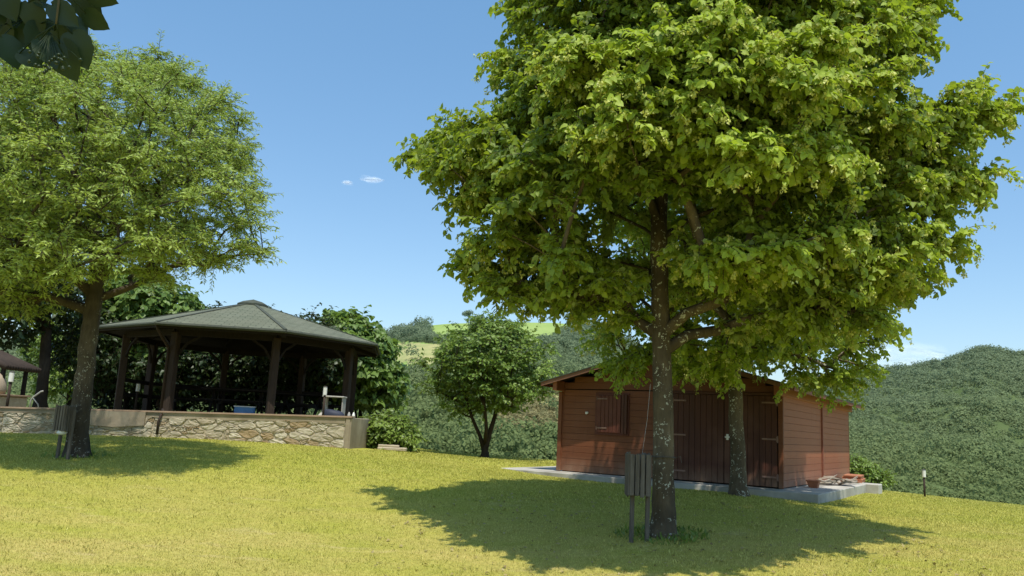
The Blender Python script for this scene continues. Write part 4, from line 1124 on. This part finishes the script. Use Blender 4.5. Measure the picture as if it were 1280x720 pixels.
for xa, xb, nn in segs:
    for c in voronoi(xa, xb, 0, 1, nn, rgs, 1.45):
        if c is None: continue
        # v in 0..1 -> height between ground and band
        def to3(q, d):
            x = q[0]; zb = g1(x, WY) - .02; zt_ = wtop(x) - (.30 if xr0 < x < xl else .10)
            return (x, WY - d, zb + (zt_ - zb) * q[1])
        cen = c.mean(0)
        # resample outline, round and shrink
        m = 14; L = np.r_[0, np.cumsum(np.linalg.norm(np.diff(np.vstack([c, c[:1]]), axis=0) * np.array([1, .62]), axis=1))]
        ss = np.linspace(0, L[-1], m, endpoint=False); cc = np.vstack([c, c[:1]])
        ring = np.c_[np.interp(ss, L, cc[:, 0]), np.interp(ss, L, cc[:, 1])]
        ring = (np.roll(ring, 1, 0) + 3.5 * ring + np.roll(ring, -1, 0)) / 5.5
        ring = cen + (ring - cen) * (.89 + .06 * rgs.rand(m)[:, None]) 
        size = math.sqrt(max(1e-4, (ring[:, 0].max() - ring[:, 0].min()) * (ring[:, 1].max() - ring[:, 1].min()) * .62))
        dep = .012 + .024 * rgs.rand()
        rings = [(1.0, -.01), (.985, dep * .65), (.92, dep), (.5, dep * (1 + .25 * (rgs.rand() - .5)))]
        o0 = off; vs = []
        for k, (s, d) in enumerate(rings):
            for q in ring: vs.append(to3(cen + (q - cen) * s, d + rgs.normal() * .0055 * (k > 1)))
        vs.append(to3(cen, dep * 1.15)); Vs += vs
        for k in range(3):
            for j in range(m):
                j2 = (j + 1) % m; Fs3.append((o0 + k * m + j, o0 + k * m + j2, o0 + (k + 1) * m + j2, o0 + (k + 1) * m + j))
        for j in range(m): Fs3.append((o0 + 3 * m + j, o0 + 3 * m + (j + 1) % m, o0 + 4 * m, o0 + 4 * m))
        off += len(vs); rr_ += [rgs.rand()] * len(vs)
quads = np.array([f for f in Fs3 if f[2] != f[3]]); tris = np.array([f[:3] for f in Fs3 if f[2] == f[3]])
big('stones', np.array(Vs) - W0, [quads, tris], MAT['stone'], wl, rnd=np.array(rr_), smooth=[False, False])
# terrace behind
mb = MB()
tx = [-26, WX1 - .02]; ty = [WY + .36, 32.5]
nX = 14; X = np.linspace(-26, WX1 - .03, nX); vs, fs = [], []
for x in X:
    z = wtop(max(x, WX0)) - .03; vs += [(x, ty[0], 0), (x, ty[0], z), (x, ty[1], z), (x, ty[1], -1.5)]
for i in range(nX - 1):
    for j in range(3): fs.append((4 * i + j, 4 * i + 4 + j, 4 * i + 5 + j, 4 * i + 1 + j))
fs += [(0, 1, 2, 3), tuple(4 * (nX - 1) + j for j in (3, 2, 1, 0))]
mb.add(vs, fs); o = mb.build('terrace', MAT['gravel']); tag(o, kind='structure')
TZ = lambda X: wtop(max(X, WX0)) - .03
# drain pipe over the wall
mb = MB(); q = [P(203, 512, WY + .5), P(205, 515, WY + .1), P(201, 519, WY - .08), P(198, 527, WY - .09), P(196, 543, WY - .09)]
mb.tube(q, .03, 9); mb.shift(q[-1]); o = mb.build('drain_pipe', MAT['post_wood'], smooth=True); o.location = q[-1]; tag(o, 'brown drain pipe bent over the stone wall below the pavilion', 'pipe')
# flat stone near the bush
q = P(490, 566, 21.5); mb = MB(); mb.box((0, 0, .05), (.75, .3, .09), bev=.02); mb.box((-.1, .02, .125), (.55, .26, .06), rz=.1, bev=.02)
o = mb.build('flat_stone', MAT['mortar']); o.location = (q[0], q[1], g1(q[0], q[1])); tag(o, 'flat stones lying in the grass under the yellow green bush', 'stone')

# ------------------------------------------------------------------ pavilion
PX, PY, RE = -7.8, 24.0, 4.1
PZ = TZ(PX) ; ZE = EYE + 2.10
pav = empty('octagonal_pavilion', (PX, PY, PZ), 'open eight sided timber pavilion with green shingle roof and small cap', 'pavilion')
ang = [R(30 + 45 * k) for k in range(8)]
pp = lambda r_, k, z: (r_ * math.cos(ang[k % 8]), r_ * math.sin(ang[k % 8]), z - PZ)
ZA = 4.78; RT = .36
me = bpy.data.meshes.new('roof'); vs, fs, uvs = [], [], []
for k in range(8):
    a, b = np.array(pp(RE, k, ZE)), np.array(pp(RE, k + 1, ZE)); c, d = np.array(pp(RT, k + 1, ZA)), np.array(pp(RT, k, ZA))
    o_ = len(vs); up_ = np.array([0, 0, .045]); vs += [a + up_, b + up_, c, d]; fs.append((o_, o_ + 1, o_ + 2, o_ + 3))
    L = np.linalg.norm(b - a); hgt = np.linalg.norm((c + d) / 2 - (a + b) / 2); w = np.linalg.norm(c - d)
    uvs += [(-L / 2 + 20, 0), (L / 2 + 20, 0), (w / 2 + 20, hgt), (-w / 2 + 20, hgt)]
me.from_pydata([tuple(v) for v in vs], [], fs); uvl = me.uv_layers.new(name='UVMap')
for i, u in enumerate(uvs): uvl.data[i].uv = u
me.materials.append(MAT['shingle']); me.update()
roof = bpy.data.objects.new('roof', me); col.objects.link(roof); roof.parent = pav
mb = MB()
for k in range(8):
    mb.beam(np.array(pp(RE + .01, k, ZE + .055)), np.array(pp(RT, k, ZA + .012)), .10, .014, bev=.004)
mb.build('hip_cap', MAT['felt'], roof)
mb = MB(); vs, fs = [], []
for k in range(8): vs += [pp(RT + .10, k, ZA - .02), pp(RT + .10, k, ZA + .04), pp(.30, k, ZA + .12)]
for k in range(8):
    j = (k + 1) % 8; fs += [(3 * k, 3 * j, 3 * j + 1, 3 * k + 1), (3 * k + 1, 3 * j + 1, 3 * j + 2, 3 * k + 2)]
vs.append((0, 0, ZA + .20 - PZ))
for k in range(8): fs.append((3 * k + 2, 3 * ((k + 1) % 8) + 2, 24))
mb.add(vs, fs); mb.build('roof_cap', MAT['felt'], roof)
mb = MB(); vs, fs = [], []                      # soffit / ceiling boards
for k in range(8): vs += [pp(RE - .03, k, ZE - .05), pp(.2, k, ZA - .1)]
for k in range(8):
    j = (k + 1) % 8; fs.append((2 * k, 2 * k + 1, 2 * j + 1, 2 * j))
mb.add(vs, fs); mb.build('ceiling', MAT['dark_wood'], pav)
for k in range(8):
    mb = MB(); a, b = pp(RE - .012, k, ZE - .03), pp(RE - .012, k + 1, ZE - .03)
    mb.beam(a, b, .03, .15, bev=.004); mb.build('fascia', MAT['dark_wood'], pav)
    mb = MB(); mb.tube([np.array(pp(RE + .05, k, ZE - .01)), np.array(pp(RE + .05, k + 1, ZE - .01))], .045, 8); mb.build('gutter', MAT['felt'], pav)
RP = 3.32
for k in range(8):
    t_ = ang[k]
    mb = MB(); x, y, _ = pp(RP, k, 0); mb.box((x, y, (ZE - .12 - PZ) / 2), (.19, .19, ZE - .12 - PZ), rz=t_, bev=.015)
    po = mb.build('post', MAT['post_wood'], pav)
    for s in (-1, 1):
        d = np.array(pp(RP, k + s, 0)) - np.array(pp(RP, k, 0)); d[2] = 0; d = nrm(d)
        p0 = np.array([x, y, ZE - .75 - PZ]) + d * .08; p1 = np.array([x, y, ZE - .2 - PZ]) + d * .62
        mb = MB(); mid = (p0 + p1) / 2 + d * -.06 + np.array([0, 0, .06]); mb.beam(p0, mid, .05, .06); mb.beam(mid, p1, .05, .06); mb.build('brace', MAT['dark_wood'], po)
    mb = MB(); mb.beam(pp(RP, k, ZE - .12), pp(RP, k + 1, ZE - .12), .14, .18, bev=.01); mb.build('ring_beam', MAT['dark_wood'], pav)
    mb = MB(); mb.beam(pp(RE - .05, k, ZE - .09), pp(.15, k, ZA - .16), .09, .14); mb.build('rafter', MAT['dark_wood'], pav)
for k in range(0, 4):                            # railing round the back
    for zz in (.45, .85):
        mb = MB(); mb.beam(np.array(pp(RP, k, PZ + zz)), np.array(pp(RP, k + 1, PZ + zz)), .05, .11, bev=.008); mb.build('rail', MAT['dark_wood'], pav)
mb = MB(); p0 = np.array(pp(RE + .03, 5, ZE - .04)); x, y, _ = pp(RP, 5, 0); q0 = np.array([x - .13, y - .08, ZE - .62 - PZ])
mb.tube([p0, p0 + np.array([.02, .1, -.12]), (p0 + q0) / 2, q0 + np.array([0, -.02, .08]), q0, (q0[0], q0[1], .05)], .035, 9); mb.build('downpipe', MAT['post_wood'], pav, smooth=True)
# tables and benches inside
def table(x, y, rz, lab):
    r_ = empty('picnic_table', (x, y, PZ), lab, 'table', 'dark picnic tables inside the pavilion', rz)
    for i in range(5):
        mb = MB(); mb.box((0, -.3 + .15 * i, .74), (1.8, .14, .04), bev=.006); mb.build('top_board', MAT['dark_wood'], r_)
    for s in (-1, 1):
        mb = MB(); mb.box((0, s * .68, .43), (1.8, .26, .04), bev=.006); mb.build('bench_seat', MAT['dark_wood'], r_)
        mb = MB(); mb.beam((s * .65, -.3, .0), (s * .65, .12, .72), .05, .09); mb.beam((s * .65 + .055, .3, .0), (s * .65 + .055, -.12, .72), .05, .09); mb.beam((s * .65 + .0, -.75, .38), (s * .65 + .0, .75, .38), .05, .08); mb.build('trestle', MAT['dark_wood'], r_)
    return r_
table(PX + .1, PY - .9, .15, 'dark picnic table in the middle of the pavilion, blue crate before it')
table(PX - 1.7, PY + .9, .5, 'dark picnic table at the left back of the pavilion')
table(PX + 1.5, PY + 1.0, -.4, 'dark picnic table at the right back of the pavilion')
cz = P(306, 512, PY - 2.2)
cr = empty('blue_crate', (cz[0], cz[1], PZ + .01), 'light blue plastic crate with pale rim on the pavilion floor behind the wall', 'crate', rz=.2)
mb = MB()
for s in (-1, 1): mb.box((s * .24, 0, .13), (.02, .34, .26), bev=.004); mb.box((0, s * .16, .13), (.46, .02, .26), bev=.004)
mb.box((0, 0, .02), (.46, .30, .02)); mb.build('box', MAT['blue'], cr)
mb = MB(); mb.box((0, -.17, .262), (.54, .03, .025)); mb.box((0, .17, .262), (.54, .03, .025)); mb.box((.255, 0, .262), (.03, .31, .025)); mb.box((-.255, 0, .262), (.03, .31, .025)); mb.build('rim', MAT['white'], cr)
# grey pedestal table and dark bag
pq = P(409, 516, 21.6)
pt_ = empty('pedestal_table', (pq[0], pq[1], TZ(pq[0])), 'pale grey table on a flared pedestal at the right edge of the pavilion', 'table')
mb = MB(); mb.lathe([(.34, 0), (.30, .03), (.17, .08), (.095, .18), (.065, .32), (.06, .48), (.07, .56)], (-.06, 0, 0), 18); mb.build('pedestal', MAT['concrete'], pt_, smooth=True)
mb = MB(); mb.box((.17, 0, .58), (.56, .5, .035), bev=.01); mb.build('tabletop', MAT['concrete'], pt_)
mb = MB(); mb.box((.42, 0, .28), (.03, .40, .56), bev=.006); mb.build('leg', MAT['concrete'], pt_)
bq = (pq[0] + .22, pq[1] - .25, TZ(pq[0]))
mb = MB(); mb.lathe([(.05, 0), (.20, .0), (.235, .06), (.22, .15), (.17, .21), (.10, .23), (.03, .22)], (0, 0, 0), 14)
mb.v = [(x * 1.3 + .02 * math.sin(9 * y), y * .7, z * (1 + .12 * math.sin(7 * x + 3))) for x, y, z in mb.v]
o = mb.build('dark_bag', MAT['navy'], smooth=True); o.location = bq; tag(o, 'dark blue bag lying under the pale grey pedestal table', 'bag')
for i in range(2):
    mb = MB(); mb.lathe([(.035, 0), (.04, .01), (.04, .12), (.03, .15), (.018, .165), (.018, .19)], (0, 0, 0), 12)
    o = mb.build('bottle', MAT['white' if i else 'steel'], smooth=True); o.location = (bq[0] + .42 + .12 * i, bq[1] - .05, TZ(bq[0])); tag(o, ['grey bottle standing right of the dark bag', 'white bottle standing farther right of the dark bag, by the pavilion post'][i], 'bottle')

# ------------------------------------------------------------------ garden lights
def light_():
    r_ = empty('garden_light', (0, 0, 0), 'x', 'lamp')
    mb = MB(); mb.tube([(0, 0, -.1), (0, 0, .62)], .032, 10); mb.build('post', MAT['post_wood'], r_, smooth=True)
    mb = MB(); mb.lathe([(.05, .62), (.055, .63), (.055, .82), (.05, .84)], (0, 0, 0), 14); mb.build('lamp_head', MAT['white'], r_, smooth=False)
    mb = MB(); mb.lathe([(.06, .84), (.058, .855), (.02, .87)], (0, 0, 0), 14); mb.build('lid', MAT['iron'], r_)
    return r_
gl = light_()
for i, (q, z, s, lab) in enumerate([(P(8, 512, 20.6), None, 1.12, 'white topped garden light on a brown post before the stone oven'), (P(1156, 622, 22), 'g', .85, 'white topped garden light alone on the right lawn edge'),
                           (P(170, 505, 22.8), None, .98, 'white topped garden light between the two left pavilion posts'), (P(206, 510, 20.9), None, .95, 'white topped garden light close left of a pavilion post and downpipe'), (P(404, 516, 20.9), None, .95, 'white topped garden light just left of the pale pedestal table')]):
    o = gl if i == 0 else copy_tree(gl)
    o.location = (q[0], q[1], g1(q[0], q[1]) if z == 'g' else TZ(q[0])); o.scale = (s, s, s); tag(o, lab, 'lamp', 'white topped garden lights')

# ------------------------------------------------------------------ stone oven with tiled roof at the far left
oq = P(-34, 508, 24)
ov = empty('stone_oven', (oq[0], oq[1], TZ(oq[0])), 'pale domed outdoor oven on a stone base under a small tiled roof', 'oven')
mb = MB(); mb.box((0, -.2, .21), (2.4, 1.7, .42), bev=.03); mb.build('base', MAT['mortar'], ov)
rgo = np.random.RandomState(8); Vs, Fq_, rr_ = MB(), [], []
for i in range(44):
    x = -1.08 + 2.16 * rgo.rand(); z = .05 + .34 * rgo.rand(); w = .10 + .1 * rgo.rand()
    Vs.box((x, -1.06, z), (w, .05, w * .55), rot=Matrix.Rotation(rgo.normal() * .2, 3, 'Y'), bev=.02)
o = Vs.build('stones', MAT['stone'], ov)
mb = MB(); mb.box((0, -.2, .445), (2.5, 1.8, .05), bev=.01); mb.build('worktop', MAT['cap'], ov)
mb = MB(); mb.lathe([(.44, .47), (.47, .6), (.44, .82), (.36, 1.0), (.2, 1.14), (.04, 1.18)], (.74, -.6, 0), 22); mb.build('dome', MAT['oven'], ov, smooth=True)
for x, y in ((1.08, -.55), (1.08, .55), (-1.08, -.55), (-1.08, .55)):
    mb = MB(); mb.box((x, y, .88), (.10, .10, .82), bev=.008); mb.build('post', MAT['dark_wood'], ov)
mb = MB()
for s in (-1, 1):
    for i in range(14):
        a, b = (-.1, -.62 + .13 * i, 1.76), (-.1 + s * 1.3, -.62 + .13 * i, 1.24)
        mb.tube([a, ((a[0] + b[0]) / 2, a[1], (a[2] + b[2]) / 2), b], [.07, .075, .08], 8)
mb.build('tiled_roof', MAT['tile'], ov, smooth=True)
mb = MB(); mb.beam((-1.08, -.6, 1.25), (-1.08, 1.1, 1.25), .1, .1); mb.beam((1.08, -.6, 1.25), (1.08, 1.1, 1.25), .1, .1); mb.build('beam', MAT['dark_wood'], ov)
q = P(38, 505, 23.2); mb = MB(); mb.tube([(0, 0, 0), (.0, 0, .3), (.05, 0, .38), (.28, -.05, .55), (.34, -.05, .56)], .022, 8); mb.tube([(.05, 0, .36), (.16, .1, .18), (.2, .12, 0)], .016, 7)
o = mb.build('bent_pipe', MAT['steel'], smooth=True); o.location = (q[0], q[1], TZ(q[0])); tag(o, 'thin bent grey metal pipe beside the dark tree trunk at the left', 'pipe')

# ------------------------------------------------------------------ clouds
def m_cloud():
    m, nt = newmat('cloud'); g = G(nt)
    lw = g.n('ShaderNodeLayerWeight', {'Blend': .5}).outputs['Facing']
    n = g.noise(g.obj(), .02, 6, .65)
    al = g.math('MULTIPLY', g.math('POWER', g.mapr(lw, 1.0, .0, 0, 1), 2.4), g.mapr(n, .3, .62, .01, .10))
    up = g.n('ShaderNodeCombineXYZ', {0: 0.0, 1: -.45, 2: .89}).outputs[0]
    d = g.n('ShaderNodeBsdfDiffuse', {'Color': (.85, .86, .88, 1), 'Normal': up}).outputs[0]; t = g.n('ShaderNodeBsdfTranslucent', {'Color': (.85, .86, .88, 1), 'Normal': up}).outputs[0]
    d = g.n('ShaderNodeAddShader', {0: d, 1: t}).outputs[0]
    tr = g.n('ShaderNodeBsdfTransparent').outputs[0]
    g.out(g.n('ShaderNodeMixShader', {0: al, 1: tr, 2: d}).outputs[0]); return m
MAT['cloud'] = m_cloud()
import bmesh
def cloud(x, y, D, w, h, seed, lab):
    c = P(x, y, D); rg = np.random.RandomState(seed); bm = bmesh.new()
    for i in range(16):
        k = (i - 7.5) / 8
        r_ = h * (.5 + .6 * rg.rand()) * (1.1 - .6 * abs(k))
        M = Matrix.Translation((k * w * .5, rg.normal() * h * .3, rg.normal() * h * .15 + h * .1)) @ Matrix.Diagonal((1.9, 1.2, .8, 1))
        ret = bmesh.ops.create_icosphere(bm, subdivisions=3, radius=r_ * .55, matrix=M)
        for v in ret['verts']: v.co += v.normal * 0 + Vector(mnoise.noise_vector(v.co * (2.2 / h))) * h * .10
    me = bpy.data.meshes.new('cloud'); bm.to_mesh(me); bm.free(); me.materials.append(MAT['cloud'])
    me.polygons.foreach_set('use_smooth', [True] * len(me.polygons))
    o = bpy.data.objects.new('cloud', me); col.objects.link(o); o.location = c; o.visible_shadow = True
    tag(o, lab, 'cloud', 'small white clouds')
cloud(465, 225, 3000, 85, 28, 1, 'small white cloud in the blue sky above the pavilion')
cloud(434, 229, 3000, 32, 18, 2, 'faint wisp of cloud just left of the small cloud above the pavilion')
cloud(1112, 446, 2600, 300, 90, 3, 'white cloud low behind the right wooded hill')

# ------------------------------------------------------------------ light, sky, camera
SUN_EL, SUN_AZ = 68.5, 167.0                  # azimuth clockwise from +Y
el, az = R(SUN_EL), R(SUN_AZ)
sd = Vector((math.sin(az) * math.cos(el), math.cos(az) * math.cos(el), math.sin(el)))
sun = bpy.data.lights.new('sun', 'SUN'); sun.energy = 5.0; sun.angle = R(.53); sun.color = (1.0, .95, .84)
so = bpy.data.objects.new('sun', sun); col.objects.link(so); so.rotation_euler = sd.to_track_quat('Z', 'Y').to_euler(); so.location = (0, 0, 40)
w = bpy.data.worlds.new('World'); sc.world = w; w.use_nodes = True
nt = w.node_tree; nt.nodes.clear(); g = G(nt)
sky = g.n('ShaderNodeTexSky', sky_type='NISHITA', sun_disc=False, sun_elevation=el, sun_rotation=az, air_density=1.0, dust_density=1.2, ozone_density=1.6, altitude=300)
bg = g.n('ShaderNodeBackground', {'Color': g.mix(1.0, sky.outputs[0], g.mix(g.mapr(g.n('ShaderNodeSeparateXYZ', {0: g.n('ShaderNodeTexCoord').outputs['Generated']}).outputs[2], .05, .5), (1.06, 1.12, 1.14), (1.10, 1.44, 1.46)), 'MULTIPLY'), 'Strength': .15})
g.n('ShaderNodeOutputWorld', {'Surface': bg.outputs[0]})
cam = bpy.data.cameras.new('camera'); cam.sensor_width = 36; cam.lens = 36 * F_PX / 1280; cam.clip_start = .05; cam.clip_end = 12000
co_ = bpy.data.objects.new('camera', cam); col.objects.link(co_); sc.camera = co_
Rv = Vector((1, 0, 0)); Uv = Vector((0, -math.sin(PITCH), math.cos(PITCH))); Fv = Vector((0, math.cos(PITCH), math.sin(PITCH)))
cx = math.cos(ROLL) * Rv + math.sin(ROLL) * Uv; cy = -math.sin(ROLL) * Rv + math.cos(ROLL) * Uv; cz_ = -Fv
Mx = Matrix((cx, cy, cz_)).transposed().to_4x4(); Mx.translation = Vector((0, 0, EYE)); co_.matrix_world = Mx
sc.view_settings.view_transform = 'Standard'; sc.view_settings.look = 'None'; sc.view_settings.exposure = 0; sc.view_settings.gamma = 1
sc.cycles.max_bounces = 6; sc.cycles.transparent_max_bounces = 48
